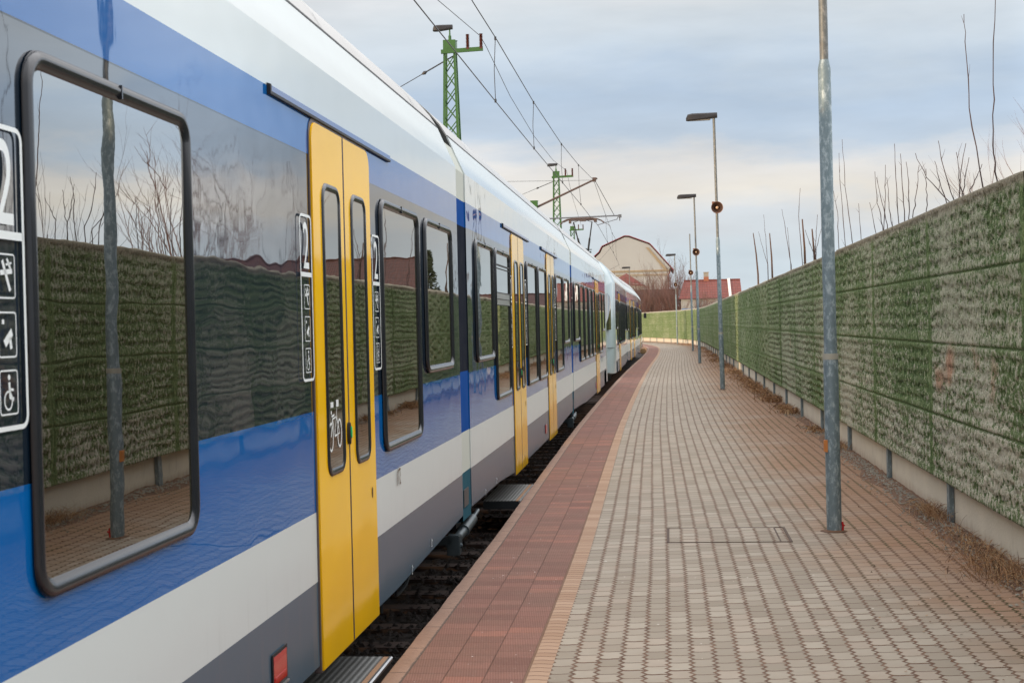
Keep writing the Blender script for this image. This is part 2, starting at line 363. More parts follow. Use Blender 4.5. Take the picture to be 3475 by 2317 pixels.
def klinker():
    t = NT('ribbed_clay_paving'); uv = t.n('UVMap').outputs[0]; sp = t.n('SeparateXYZ'); t.set(sp.inputs[0], uv); u, v = sp.outputs[0], sp.outputs[1]
    w, r = .185, .138
    cu = t.m('DIVIDE', t.m('SUBTRACT', u, .10), w); ci = t.m('FLOOR', cu); fu = t.m('FRACT', cu)
    cv = t.m('ADD', t.m('DIVIDE', v, r), t.m('MULTIPLY', ci, .37)); ri = t.m('FLOOR', cv); fv = t.m('FRACT', cv)
    du = t.m('MULTIPLY', t.m('SUBTRACT', .5, t.m('ABSOLUTE', t.m('SUBTRACT', fu, .5))), w); dv = t.m('MULTIPLY', t.m('SUBTRACT', .5, t.m('ABSOLUTE', t.m('SUBTRACT', fv, .5))), r)
    wn = t.n('TexWhiteNoise', noise_dimensions='2D'); cb = t.n('CombineXYZ'); t.set(cb.inputs[0], ci); t.set(cb.inputs[1], ri); t.L.new(cb.outputs[0], wn.inputs['Vector']); rnd = wn.outputs['Value']
    rib = t.m('MULTIPLY_ADD', t.m('SINE', t.m('MULTIPLY', t.m('ADD', u, t.m('MULTIPLY', v, .12)), 2*math.pi/.0125)), .5, .5)
    n1 = t.noise(uv, 1.4, 5, .6); n2 = t.noise(uv, 40, 4, .7)
    c = t.mix(rnd, (.175, .086, .065, 1), (.262, .128, .098, 1))
    c = t.mix(t.m('MULTIPLY', t.m('GREATER_THAN', rnd, .88), .7), c, (.31, .135, .095, 1))
    c = t.mix(t.m('MULTIPLY', t.step(n1, .4, .65), .5), c, (.19, .115, .085, 1))
    c = t.mix(t.m('MULTIPLY', t.step(n2, .55, .78), .45), c, (.40, .30, .25, 1)); c = t.mix(t.m('MULTIPLY', t.step(t.noise(uv, 9, 5, .7), .48, .72), .4), c, (.15, .085, .065, 1))
    c = t.mix(t.m('MULTIPLY', rib, .22), c, (.12, .05, .04, 1))
    j = t.m('MAXIMUM', t.step(du, .0042, .0018), t.m('MULTIPLY', t.step(dv, .0042, .0018), t.m('MULTIPLY_ADD', rnd, .7, .3)))
    c = t.mix(t.m('MULTIPLY', j, t.m('MULTIPLY_ADD', n1, .9, .15)), c, (.065, .036, .026, 1))
    c = t.mix(t.m('MULTIPLY', t.step(t.noise(uv, 26, 1), .76, .78), .7), c, (.62, .55, .5, 1))
    return t.out(c, .75, 0, t.bump(t.m('SUBTRACT', t.m('MULTIPLY', rib, -.35), j), .002), spec=.18)
M['klinker'] = klinker()
def kerbmat():
    t = NT('kerb_stone'); uv = t.n('UVMap').outputs[0]; sp = t.n('SeparateXYZ'); t.set(sp.inputs[0], uv); u, v = sp.outputs[0], sp.outputs[1]
    fv = t.m('FRACT', t.m('DIVIDE', v, .5)); dv = t.m('MULTIPLY', t.m('SUBTRACT', .5, t.m('ABSOLUTE', t.m('SUBTRACT', fv, .5))), .5)
    a = t.noise(uv, 3.5, 5, .65); b = t.noise(uv, 30, 5, .7)
    c = t.mix(a, (.20, .115, .078, 1), (.36, .225, .165, 1)); c = t.mix(t.m('MULTIPLY', t.step(b, .5, .75), .45), c, (.13, .07, .045, 1))
    j = t.m('MAXIMUM', t.step(dv, .005, .002), t.step(t.m('ADD', u, t.m('MULTIPLY', b, .022)), .100, .108))
    c = t.mix(t.m('MULTIPLY', j, .85), c, (.05, .032, .022, 1))
    return t.out(c, .8, 0, t.bump(t.m('SUBTRACT', b, j), .006))
M['kerb'] = kerbmat()
def bandmat():
    t = NT('ochre_paver_band'); uv = t.n('UVMap').outputs[0]; sp = t.n('SeparateXYZ'); t.set(sp.inputs[0], uv); u, v = sp.outputs[0], sp.outputs[1]
    r = .075; wob = t.m('MULTIPLY', t.m('SINE', t.m('MULTIPLY', u, 60)), .07)
    cv = t.m('ADD', t.m('DIVIDE', v, r), wob); fv = t.m('FRACT', cv); dv = t.m('MULTIPLY', t.m('SUBTRACT', .5, t.m('ABSOLUTE', t.m('SUBTRACT', fv, .5))), r)
    wn = t.n('TexWhiteNoise', noise_dimensions='1D'); t.set(wn.inputs['W'], t.m('FLOOR', cv)); a = t.noise(uv, 2.2, 5, .65)
    c = t.mix(wn.outputs['Value'], (.33, .21, .14, 1), (.42, .285, .20, 1)); c = t.mix(t.m('MULTIPLY', t.step(a, .45, .75), .35), c, (.33, .21, .14, 1))
    j = t.m('MAXIMUM', t.step(dv, .0065, .002), t.step(u, .668, .661))
    c = t.mix(t.m('MULTIPLY', j, .75), c, (.13, .07, .045, 1))
    return t.out(c, .8, 0, t.bump(t.m('SUBTRACT', 0, j), .004), spec=.15)
M['band'] = bandmat()
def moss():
    t = NT('mossy_wood_concrete'); co = obj_co(t); at = t.n('Attribute'); at.attribute_name = 'relief_wear'; wr = at.outputs['Fac']
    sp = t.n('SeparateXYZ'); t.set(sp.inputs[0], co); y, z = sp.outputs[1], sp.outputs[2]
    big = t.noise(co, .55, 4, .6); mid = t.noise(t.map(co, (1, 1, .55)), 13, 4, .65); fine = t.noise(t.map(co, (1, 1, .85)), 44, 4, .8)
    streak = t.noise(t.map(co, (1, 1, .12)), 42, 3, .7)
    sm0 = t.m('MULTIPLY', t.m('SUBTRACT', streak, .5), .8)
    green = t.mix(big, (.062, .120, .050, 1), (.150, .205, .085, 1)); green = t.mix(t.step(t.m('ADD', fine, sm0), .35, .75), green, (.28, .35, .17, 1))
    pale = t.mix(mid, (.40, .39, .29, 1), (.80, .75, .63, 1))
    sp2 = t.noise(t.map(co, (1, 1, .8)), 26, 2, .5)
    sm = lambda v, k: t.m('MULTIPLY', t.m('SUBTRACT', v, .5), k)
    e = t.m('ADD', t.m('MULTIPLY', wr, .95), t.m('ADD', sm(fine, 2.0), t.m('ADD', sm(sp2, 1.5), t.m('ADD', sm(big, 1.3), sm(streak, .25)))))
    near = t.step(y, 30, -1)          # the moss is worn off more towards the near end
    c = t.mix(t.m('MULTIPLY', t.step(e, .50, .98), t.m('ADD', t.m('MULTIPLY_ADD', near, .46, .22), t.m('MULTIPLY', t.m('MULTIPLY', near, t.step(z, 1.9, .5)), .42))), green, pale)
    pk = t.m('MULTIPLY', t.m('MULTIPLY', t.step(t.noise(co, 1.15, 3), .60, .72), t.step(z, .95, 1.1)), t.step(z, 1.45, 1.3))
    c = t.mix(t.m('MULTIPLY', t.m('MULTIPLY', pk, near), t.m('MULTIPLY', t.step(e, .4, .8), 1.0)), c, (.52, .32, .22, 1))
    top = t.step(t.m('ADD', z, t.m('MULTIPLY', fine, .10)), 2.37, 2.46); c = t.mix(t.m('MULTIPLY', top, .85), c, t.mix(fine, (.16, .12, .08, 1), (.62, .55, .45, 1)))
    return t.out(c, .95, 0, t.bump(t.m('ADD', fine, t.m('MULTIPLY', streak, .6)), .026), spec=.05)
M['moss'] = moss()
def rooftile(name, a, b, row=.33, axis=2, colw=.22):
    t = NT(name); co = obj_co(t); sp = t.n('SeparateXYZ'); t.set(sp.inputs[0], co); z = sp.outputs[axis]; x = sp.outputs[0]
    fz = t.m('FRACT', t.m('DIVIDE', z, row)); fx = t.m('FRACT', t.m('DIVIDE', x, colw)); n = t.noise(co, 1.2, 5, .6)
    wn = t.n('TexWhiteNoise', noise_dimensions='2D'); cb = t.n('CombineXYZ'); t.set(cb.inputs[0], t.m('FLOOR', t.m('DIVIDE', x, colw))); t.set(cb.inputs[1], t.m('FLOOR', t.m('DIVIDE', z, row))); t.L.new(cb.outputs[0], wn.inputs['Vector'])
    c = t.mix(t.m('MULTIPLY_ADD', wn.outputs['Value'], .5, t.m('MULTIPLY', n, .5)), a, b)
    j = t.step(fz, .22, .05)
    c = t.mix(t.m('MULTIPLY', j, .75), c, (.03, .012, .01, 1))
    return t.out(c, .75, 0, t.bump(t.m('ADD', fz, t.m('MULTIPLY', t.m('SINE', t.m('MULTIPLY', fx, 6.28)), .3)), .03))
M['tile_red'] = rooftile('red_roof_tiles', (.13, .030, .022, 1), (.19, .048, .034, 1), .24)
M['tile_brown'] = rooftile('brown_roof_tiles', (.060, .026, .024, 1), (.095, .038, .032, 1), .24)
M['cream'] = concrete('cream_plaster', (.40, .415, .42), (.30, .27, .22))
M['white_plaster'] = plain('white_plaster', (.62, .60, .55), .8, 0, .1, 2)
M['verge'] = plain('red_verge_board', (.24, .06, .07), .6)
M['brick'] = plain('chimney_brick', (.30, .12, .07), .85, 0, .3, 9)
M['chim'] = plain('chimney_concrete', (.30, .28, .24), .85, 0, .3, 4)
M['window_dark'] = plain('dark_house_window', (.02, .025, .03), .1)
M['bark'] = plain('bare_stem_bark', (.065, .038, .034), .8, 0, .35, 3)
M['bark_grey'] = plain('grey_twig_bark', (.13, .085, .07), .85, 0, .35, 3)
M['bark_red'] = plain('reddish_twig_bark', (.15, .075, .06), .85, 0, .35, 3)
M['cutwood'] = plain('cut_brown_stem', (.095, .048, .028), .8, 0, .3, 4)
M['conifer'] = plain('conifer_needles', (.03, .045, .02), .9, 0, .4, 2)
M['grass'] = plain('dry_grass_straw', (.38, .215, .11), .9, 0, .45, 5)
M['stone'] = plain('grey_gravel', (.24, .22, .18), .9, 0, .5, 9)
M['soil'] = plain('reddish_soil', (.15, .082, .05), .95, 0, .4, 4, .01)
M['earth'] = plain('field_earth', (.10, .085, .05), .95, 0, .4, .3)
M['ballast'] = plain('brown_ballast', (.016, .011, .009), .95, 0, .6, 18, .03)
M['sleeper'] = plain('brown_sleeper', (.032, .017, .012), .85, 0, .4, 6, .004)
M['rail'] = plain('rusty_rail', (.04, .022, .015), .7, .2, .3, 9)
M['paper'] = plain('white_paper_litter', (.68, .70, .74), .8)
M['blue_sign'] = plain('blue_sign', (.01, .16, .50), .4)
M['orange_tape'] = plain('orange_sticker', (.55, .20, .05), .6)
M['iron'] = plain('rusty_iron_frame', (.085, .05, .035), .7, .4, .4, 20, .001)
M['amber'] = plain('sandy_concrete', (.48, .29, .14), .8, 0, .25, 5)

# ------------------------------------------------------------------ ground, platform
def sheet(name, ys, f0, f1, z, mat, n=2, uv0=None):
    P = np.zeros((len(ys), n, 3)); UV = np.zeros((len(ys), n, 2))
    for i, y in enumerate(ys):
        a, b = f0(y), f1(y)
        for j in range(n):
            x = a+(b-a)*j/(n-1); P[i, j] = (x, y, z); UV[i, j] = (x-edge(y), y)
    o = grid(name, P, mat, uv=UV, flip=True); return tag(o, kind='structure')
YS = list(np.arange(-10, 60, .5))+list(np.arange(60, 180, 1.0))
MB().box(-600, 600, -400, 1500, -1.6, -.62).build('ground', M['earth']).__setitem__('kind', 'structure')
sheet('track_bed', YS, lambda y: side(y)-7.5, lambda y: edge(y)-.0, -.52, M['ballast'])
def kerb():
    ys = np.concatenate([np.arange(-2, 22, .04), np.arange(22, 180, .5)])
    P = []; UV = []
    for y in ys:
        e = edge(y); k = 1 if y < 60 else .3
        ch = .007*(float(vnoise(np.array([y*7.]), np.array([.5]), 3)[0])-.5)*k; ch2 = .010*max(0, float(vnoise(np.array([y*3.]), np.array([1.5]), 5)[0])-.62)*k*3
        row = [(e+.0, -.6), (e+.0+ch, -.10), (e+.002+ch, -.010-ch2), (e+.012+ch, .0-ch2*.5), (e+.104, .0)]
        P.append([(x, y, z) for x, z in row]); UV.append([(x-e if z > -.05 else -.02+z*.1, y) for x, z in row])
    o = grid('kerb', np.array(P), M['kerb'], uv=np.array(UV), flip=True); tag(o, kind='structure')
kerb()
sheet('platform_edge_paving', YS, lambda y: edge(y)+.104, lambda y: edge(y)+.655, .0, M['klinker'])
sheet('platform_paving_band', YS, lambda y: edge(y)+.655, lambda y: edge(y)+.765, .0, M['band'])
sheet('platform_paving', YS, lambda y: edge(y)+.765, lambda y: wall(y)+.02, .0, M['paver'])
sheet('verge', YS, lambda y: wall(y)+.02, lambda y: wall(y)+240, -.03, M['earth'])
def kerb_back():   # concrete body of the platform below the paving
    sheet('platform_base', YS, lambda y: edge(y)+.01, lambda y: wall(y)+.5, -.045, M['platwall'])
kerb_back()
# loose soil, gravel and dry grass along the foot of the noise barrier
def soil():
    ys = np.concatenate([np.arange(5, 34, .06), np.arange(34, 108, .4)]); n = 12; P = []
    for y in ys:
        w0 = wall(y); wd = .09+.24*float(vnoise(np.array([y*.9]), np.array([2.5]), 8)[0])
        row = []
        for j in range(n):
            s = j/(n-1); x = w0+.02-wd*(1-s)
            z = .003+.030*s**1.5*(.4+float(vnoise(np.array([y*9.]), np.array([s*5.]), 4)[0])) - (.012 if j == 0 else 0)
            row.append((x, y, z))
        P.append(row)
    tag(grid('soil_strip', np.array(P), M['soil'], smooth=True, flip=True), kind='structure')
soil()
def gravel():
    mb = MB()
    for i in range(3600):
        y = 6+30*random.random()**1.3; w0 = wall(y)
        if vnoise(np.array([y*.8]), np.array([7.5]), 21)[0] < .38: continue
        x = w0-.02-abs(random.gauss(0, .12)); s = random.uniform(.006, .017); a = random.random()*6.28
        z = .018*(1-min(1, (w0-x)/.4))+.004
        pts = []
        for k in range(5): an = a+k*1.2566; pts.append((x+math.cos(an)*s*random.uniform(.7, 1.2), y+math.sin(an)*s*random.uniform(.7, 1.2), z))
        top = (x+random.uniform(-.3, .3)*s, y, z+s*random.uniform(.5, 1.1))
        mb.add(pts+[top], [(k, (k+1) % 5, 5) for k in range(5)])
    tag(mb.build('gravel', M['stone'], recalc=False), 'loose grey gravel scattered along the foot of the mossy wall', 'gravel', kind='stuff')
gravel()
def grass():
    mb = MB()
    spots = [(8.9, .26, .15, 420), (9.6, .22, .12, 260), (10.35, .18, .09, 160), (11.5, .14, .17, 300), (12.1, .1, .07, 60), (17.6, .13, .15, 160), (20.5, .15, .10, 120), (24.5, .2, .16, 220), (25.8, .2, .12, 120), (28.0, .25, .18, 240),
             (31, .3, .16, 220), (34, .3, .2, 240), (38, .35, .14, 200), (43, .4, .2, 220), (49, .4, .18, 200), (56, .5, .2, 200), (64, .5, .2, 160), (72, .5, .2, 130), (82, .5, .2, 120), (97, .6, .2, 100)]
    for Y, sx, h, n in spots:
        for i in range(n):
            y = Y+random.gauss(0, .26 if Y < 30 else 1.3); x = wall(y)-.03-abs(random.gauss(0, sx*.62)); l = h*random.uniform(.4, 1.3)
            an = random.random()*6.28; ln = random.uniform(.3, 1.2); w = (.0016*random.uniform(.5, 1.3) if Y < 20 else .005)
            p0 = Vector((x, y, 0.01)); p1 = p0+Vector((math.cos(an)*l*ln*.5, math.sin(an)*l*ln*.5, l*.45)); p2 = p1+Vector((math.cos(an)*l*ln*.7, math.sin(an)*l*ln*.7, l*random.uniform(-.45, .4)))
            p2.z = max(.005, p2.z); q = Vector((-math.sin(an)*w, math.cos(an)*w, 0)); q2 = Vector((0, 0, w))
            mi = random.choice((0, 0, 1, 2)); mb.add([p0-q, p0+q, p1+q, p1-q, p2], [(0, 1, 2, 3), (3, 2, 4)], mi); mb.add([p0-q2, p0+q2, p1+q2, p1-q2, p2], [(0, 1, 2, 3), (3, 2, 4)], mi)
    tag(mb.build('dry_grass', [M['grass'], plain('pale_straw', (.52, .36, .20), .9, 0, .3, 5), plain('dead_brown_straw', (.15, .08, .045), .9, 0, .3, 5)], recalc=False), 'brown dry grass tufts growing at the foot of the mossy wall', 'grass', kind='stuff')
grass()
def litter():
    mb = MB()
    for i in range(3800):
        y = 5.5+60*random.random()**1.6; d = abs(random.gauss(0, .16))+(random.random()*.9 if random.random() < .12 else 0)
        if vnoise(np.array([y*1.1]), np.array([3.5]), 41)[0] < .30 and random.random() < .7: continue
        x = wall(y)-.03-d; s = random.uniform(.005, .013)*(1 if y < 20 else 1.8); z = .006+max(0, .03*(1-d/.3)); a = random.random()*6.28; c, q = math.cos(a)*s, math.sin(a)*s; h = random.uniform(0, .008)
        mb.add([(x-c, y-q, z), (x+q*.6, y-c*.6, z+h), (x+c, y+q, z+.002), (x-q*.6, y+c*.6, z+h*.5)], [(0, 1, 2, 3)], random.randint(0, 2))
    tag(mb.build('leaf_litter', [M['litter_a'], M['litter_b'], M['litter_c']], recalc=False), 'scattered brown dead leaf litter along the foot of the mossy wall', 'leaf litter', kind='stuff')
M['litter_a'] = plain('brown_leaf', (.19, .085, .035), .9, 0, .3, 9); M['litter_b'] = plain('tan_leaf', (.36, .22, .12), .9, 0, .3, 9); M['litter_c'] = plain('dark_leaf', (.075, .045, .028), .9, 0, .3, 9)
litter()
def manhole():
    t = empty('inspection_cover', (.40, 10.72, 0)); tag(t, 'rectangular iron framed inspection cover filled with grey pavers, left of the nearest lamp post', 'manhole cover')
    mb = MB(); w, d = .45, .37
    for (x0, x1, y0, y1) in ((-w, w, -d, -d+.018), (-w, w, d-.018, d), (-w, -w+.018, -d+.018, d-.018), (w-.018, w, -d+.018, d-.018)): mb.box(x0, x1, y0, y1, -.02, .0045)
    mb.box(w-.09, w-.078, -d+.018, d-.018, -.02, .0045)
    mb.build('frame', M['iron'], t)
    UV = np.array([[(1.33, 10.37), (2.11, 10.37)], [(1.33, 11.07), (2.11, 11.07)]]); P = np.array([[(-w+.02, -d+.02, .003), (w-.09, -d+.02, .003)], [(-w+.02, d-.02, .003), (w-.09, d-.02, .003)]])
    o = grid('cover_plate', P, M['paver'], parent=t, uv=UV, flip=True)
manhole()

# ------------------------------------------------------------------ track
def track():
    t = tag(empty('railway_track', (0, 0, 0)), kind='structure')
    ys = list(np.arange(-12, 150, 1.0))
    for off in (-2.16, -.70):
        mb = MB(); prof = [(-.07, -.44), (.07, -.44), (.07, -.425), (.012, -.40), (.012, -.33), (.034, -.315), (.034, -.28), (-.034, -.28), (-.034, -.315), (-.012, -.33), (-.012, -.40), (-.07, -.425)]
        n = len(prof); vs = []; fs = []
        for i, y in enumerate(ys):
            for px, pz in prof: vs.append((side(y)+off+px, y, pz))
        for i in range(len(ys)-1):
            for j in range(n): fs.append((i*n+j, (i+1)*n+j, (i+1)*n+(j+1) % n, i*n+(j+1) % n))
        mb.add(vs, fs); mb.build('rail', M['rail'], t)
    mb = MB(); mb.box(-1.25, 1.25, -.10, .10, -.58, -.485); s0 = mb.build('sleeper', M['sleeper'], t, bevel=.01)
    for i in range(98):
        y = 3+i*.62; o = s0 if i == 0 else link(s0.copy(), t)
        o.location = (side(y)-1.42+random.uniform(-.02, .02), y, random.uniform(-.008, .008)); o.rotation_euler = (0, 0, random.uniform(-.01, .01))
    mb = MB()
    for i in range(5200):
        y = 4+26*random.random()**1.4; x = edge(y)-.03-random.random()*.75; s = random.uniform(.016, .035); z = -.51+random.uniform(-.01, .03); vs = []
        for k in range(4): an = k*1.57+random.random(); vs.append((x+math.cos(an)*s, y+math.sin(an)*s, z+random.uniform(0, .01)))
        vs.append((x, y, z+s*random.uniform(.6, 1.2))); mb.add(vs, [(0, 1, 4), (1, 2, 4), (2, 3, 4), (3, 0, 4)])
    tag(mb.build('ballast_stones', M['ballast'], recalc=False), 'dark brown ballast stones between the sleepers beside the platform edge', 'ballast', kind='stuff')
track()
LIT = [((-1.45, 8.85), 'crumpled white paper lying in the track gap below the damper joint'), ((-1.50, 7.95), 'small bluish paper scrap in the dark gap beside the first carriage end'),
       ((-1.47, 9.6), 'white plastic scrap in the track gap beside the grey damper'), ((-1.50, 7.0), 'torn dark wrapper with yellow edge in the gap beyond the nearest step'),
       ((-1.56, 19.5), 'bright white paper scrap in the gap halfway along the second carriage')]
for i, ((x, y), lb) in enumerate(LIT):
    mb = MB(); n = 5; vs = []
    for a in range(n):
        for b in range(n): vs.append((x+(a-2)*.016+random.uniform(-.006, .006), y+(b-2)*.02+random.uniform(-.006, .006), -.44+random.uniform(0, .045)))
    mb.add(vs, [(a*n+b, a*n+b+1, (a+1)*n+b+1, (a+1)*n+b) for a in range(n-1) for b in range(n-1)])
    tag(mb.build('paper_scrap', M['paper'] if i != 3 else M['black'], recalc=False), lb, 'litter')

# ------------------------------------------------------------------ noise barrier wall
POSTS = [2.0+3.07*i for i in range(60)]
def barrier():
    t = empty('noise_barrier', (2.14, 8, 0)); tag(t, 'long mossy green noise barrier wall on a pale concrete plinth beside the platform', 'wall')
    inv = (-2.14, -8, 0)
    rows = [(.335, .83), (.83, 1.385), (1.385, 1.905), (1.905, 2.44)]
    bays = [y for y in POSTS if y < 172]
    for bi in range(len(bays)-1):
        ya, yb = bays[bi]+.42, bays[bi+1]+.42
        if ya < 5: dy, dz = .10, .06
        elif ya < 15: dy, dz = .0135, .0135
        elif ya < 28: dy, dz = .026, .022
        elif ya < 60: dy, dz = .06, .035
        else: dy, dz = .16, .06
        y = np.linspace(ya, yb, int((yb-ya)/dy)+1); z = np.concatenate([np.linspace(a, b, int((b-a)/dz)+1)[:-1] for a, b in rows]+[[2.44]])
        YY, ZZ = np.meshgrid(y, z, indexing='ij')
        tz = np.minimum.reduce([np.abs(ZZ-r) for r in (.335, .83, 1.385, 1.905, 2.44)]); ty = np.minimum(np.abs(YY-ya), np.abs(YY-yb))
        lip = np.clip((tz-.040)/.03, 0, 1)*np.clip((ty-.045)/.03, 0, 1)
        wy = YY+.02*vnoise(YY*9, ZZ*9, 5); wz = ZZ+.03*vnoise(YY*7, ZZ*11, 6)
        cell = vnoise(wy/.030, wz/.065, 1)*.55+vnoise(wy/.016, wz/.030, 2)*.45
        fine = vnoise(YY/.013, ZZ/.02, 3)
        gy = wy/.064; gz = (wz+.05*(vnoise(YY/.16, ZZ/.2, 61)-.5))/.098; br = np.mod(np.floor(gz), 2)*.5
        egg = (.5+.5*np.sin((gy+br)*2*np.pi))*(.5-.5*np.cos(gz*2*np.pi))
        patch = vnoise(YY/.55, ZZ/.30, 31)
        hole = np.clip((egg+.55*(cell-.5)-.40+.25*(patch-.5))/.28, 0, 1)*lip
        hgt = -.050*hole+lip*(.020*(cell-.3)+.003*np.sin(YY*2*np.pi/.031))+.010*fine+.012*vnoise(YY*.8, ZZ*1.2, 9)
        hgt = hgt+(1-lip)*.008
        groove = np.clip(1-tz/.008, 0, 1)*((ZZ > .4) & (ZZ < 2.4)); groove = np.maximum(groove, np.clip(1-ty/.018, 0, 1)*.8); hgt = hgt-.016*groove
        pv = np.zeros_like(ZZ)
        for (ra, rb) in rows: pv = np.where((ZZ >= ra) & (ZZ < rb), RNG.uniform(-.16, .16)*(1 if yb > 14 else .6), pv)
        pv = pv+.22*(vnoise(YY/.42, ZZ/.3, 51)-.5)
        relief_wear = np.clip(pv+lip*(.62+.55*(cell-.45)-.60*hole)+(1-lip)*np.where(ty < .07, .12, .58)+.22*fine-.15*groove*3, 0, 1)  # pits and grooves coloured darker green than the ridges, plus patchy wear
        off = float(RNG.uniform(-.012, .012)); wx = np.interp(YY, *WD)
        X = wx-.055-hgt+off; top = (ZZ > 2.43); X = np.where(top, wx+.02, X)
        ZZ = ZZ+np.where(top, -.02+.03*vnoise(YY*14, ZZ*0, 12)+.02*vnoise(YY*3, ZZ*0, 13), 0)
        P = np.stack([X+inv[0], YY+inv[1], ZZ], -1)
        # bottom underside + back: extend rows
        Pb = P[:, :1].copy(); Pb[..., 0] = wx[:, :1]+.06+inv[0]; Pt = P[:, -1:].copy(); Pt[..., 0] = wx[:, :1]+.10+inv[0]; Pbk = Pt.copy(); Pbk[..., 2] = .3
        P = np.concatenate([Pb, P, Pt, Pbk], 1); relief_wear = np.concatenate([relief_wear[:, :1]*.5, relief_wear, relief_wear[:, -1:], relief_wear[:, -1:]], 1)
        g = grid('moss_panel', P, M['moss'], parent=t, smooth=True, attr=relief_wear); 
        # concrete plinth for the bay
        n = 2 if yb < 60 else 8; yy = np.linspace(ya-.42, yb-.42, n); mb = MB(); vs = []
        for q in yy:
            w = wall(q); vs += [(w+inv[0], q+inv[1], -.05), (w+inv[0], q+inv[1], .37), (w+.09+inv[0], q+inv[1], .37), (w+.09+inv[0], q+inv[1], -.05)]
        fs = []
        for i in range(n-1):
            for j in range(4): fs.append((i*4+j, i*4+(j+1) % 4, (i+1)*4+(j+1) % 4, (i+1)*4+j))
        mb.add(vs, fs); mb.build('concrete_base', M['base'], t)
        q = bays[bi]; w = wall(q); a = math.atan((wall(q+.5)-wall(q-.5)))
        mb = MB(); mb.box(-.035, .0, -.05, -.042, -.05, .36).box(-.035, .0, .042, .05, -.05, .36).box(-.035, -.027, -.042, .042, -.05, .36)
        if bi == 0: p0 = mb.build('post', M['galv'], t)
        o = p0 if bi == 0 else link(p0.copy(), t); o.location = (w-.004+inv[0], q+inv[1], 0); o.rotation_euler = (0, 0, -a)
barrier()

# ------------------------------------------------------------------ lamp posts
def lamp_head_mesh(mb):
    secs = [(.06, .055, .0, .115), (.0, .06, -.005, .118), (-.35, .085, -.035, .118), (-.52, .085, -.045, .118), (-.62, .07, -.045, .10), (-.66, .03, -.04, .02)]
    vs = []; n = 8
    for x, hw, z0, z1 in secs: vs += [(x, -hw, z0+.02), (x, -hw*.8, z0), (x, hw*.8, z0), (x, hw, z0+.02), (x, hw, z1-.03), (x, hw*.7, z1), (x, -hw*.7, z1), (x, -hw, z1-.03)]
    fs = [tuple(range(n)), tuple(range((len(secs)-1)*n, len(secs)*n))[::-1]]
    for i in range(len(secs)-1):
        for j in range(n): fs.append((i*n+j, i*n+(j+1) % n, (i+1)*n+(j+1) % n, (i+1)*n+j))
    return mb.add(vs, fs)
def horn_mesh(mb):
    # horn faces the camera side (-Y), strapped to the shaft
    prof = [(.05, .02), (.05, .05), (-.02, .06), (-.10, .085), (-.16, .13), (-.165, .138), (-.16, .128), (-.10, .07), (-.03, .03)]
    n = 20; vs = []; fs = []; k = len(prof)
    for y, r in prof:
        for j in range(n): a = 2*math.pi*j/n; vs.append((math.cos(a)*r, y, math.sin(a)*r))
    for i in range(k-1):
        for j in range(n): fs.append((i*n+j, (i+1)*n+j, (i+1)*n+(j+1) % n, i*n+(j+1) % n))
    fs.append(tuple(range(n))); mb.add(vs, fs[:]); mb.m[-len(fs):] = [0]*(6*n)+[1]*(2*n)+[0]*(len(fs)-8*n)
    return mb
def lamp_post(x, y, label, head=True, horn=True, extra=False, hz=4.2, tilt=0.0):
    t = empty('lamp_post', (x, y, 0)); tag(t, label, 'lamp post', 'lamp posts along the platform'); t.rotation_euler = (0, tilt, 0)
    mb = MB(); mb.tube([(0, 0, -.05), (0, 0, 1.30), (0, 0, 1.33)], [.0555, .0555, .052], 20); mb.build('lower_shaft', M['galv'], t, smooth=True)
    mb = MB(); mb.tube([(0, 0, 1.33), (0, 0, 1.37), (0, 0, 3.46), (0, 0, 3.53)], [.050, .0475, .0475, .034], 20); mb.build('middle_shaft', M['galv'], t, smooth=True)
    mb = MB(); mb.tube([(0, 0, 3.53), (0, 0, 6.30)], [.0325, .0315], 16); mb.build('upper_shaft', M['galv_top'], t, smooth=True)
    mb = MB(); mb.tube([(0, 0, 1.29), (0, 0, 1.335)], [.0575, .0575], 20); mb.build('collar', plain_collar, t, smooth=True)
    mb = MB(); n_ = 18; rr_ = [.075+random.uniform(0, .035) for _ in range(n_)]; mb.add([(math.cos(k*6.2832/n_)*rr_[k], math.sin(k*6.2832/n_)*rr_[k], .004) for k in range(n_)]+[(math.cos(k*6.2832/n_)*.05, math.sin(k*6.2832/n_)*.05, .016) for k in range(n_)], [(k, (k+1) % n_, n_+(k+1) % n_, n_+k) for k in range(n_)]); mb.build('foot_fill', M['soil'], t)
    if head:
        h = lamp_head_mesh(MB()).build('lamp_head', M['lamp'], t, smooth=30, loc=(.02, 0, 6.29))
        mb = MB(); mb.box(-.56, -.1, -.055, .055, -.047, -.03); l = mb.build('lamp_lens', M['lens'], h, bevel=.004)
    if horn:
        e = horn_mesh(MB()).build('loudspeaker', [M['horn'], M['horn_in']], t, smooth=True, loc=(0, -.10, hz))
        mb = MB(); mb.tube([(0, -.10, 0), (0, -.13, 0), (0, -.145, 0)], [.034, .032, .01], 12); mb.tube([(0, -.02, 0), (0, -.10, 0)], .014, 8); mb.build('horn_tip', M['horn_tip'], e, smooth=True)
        mb = MB(); mb.tube([(0, .10, -.05), (-.09, .02, .0), (-.10, 0, .08), (-.06, .02, .15), (0, .10, .13)], .008, 6); mb.box(-.11, -.05, -.02, .03, .10, .15); mb.box(-.05, .05, .02, .12, .06, .10); mb.build('bracket', M['horn'], e)
    if extra:
        mb = MB(); mb.box(-.060, -.040, -.045, .01, .60, .69); mb.box(-.066, -.058, -.040, .002, .605, .685); mb.build('sticker', M['orange_tape'], t)
        mb = MB(); mb.tube([(.058, -.02, .0), (.062, -.022, .04), (.058, -.02, .075)], .008, 6); mb.tube([(.06, -.02, .045), (.074, -.03, .05)], .006, 6); mb.build('earth_clamp', M['red'], t)
    return t
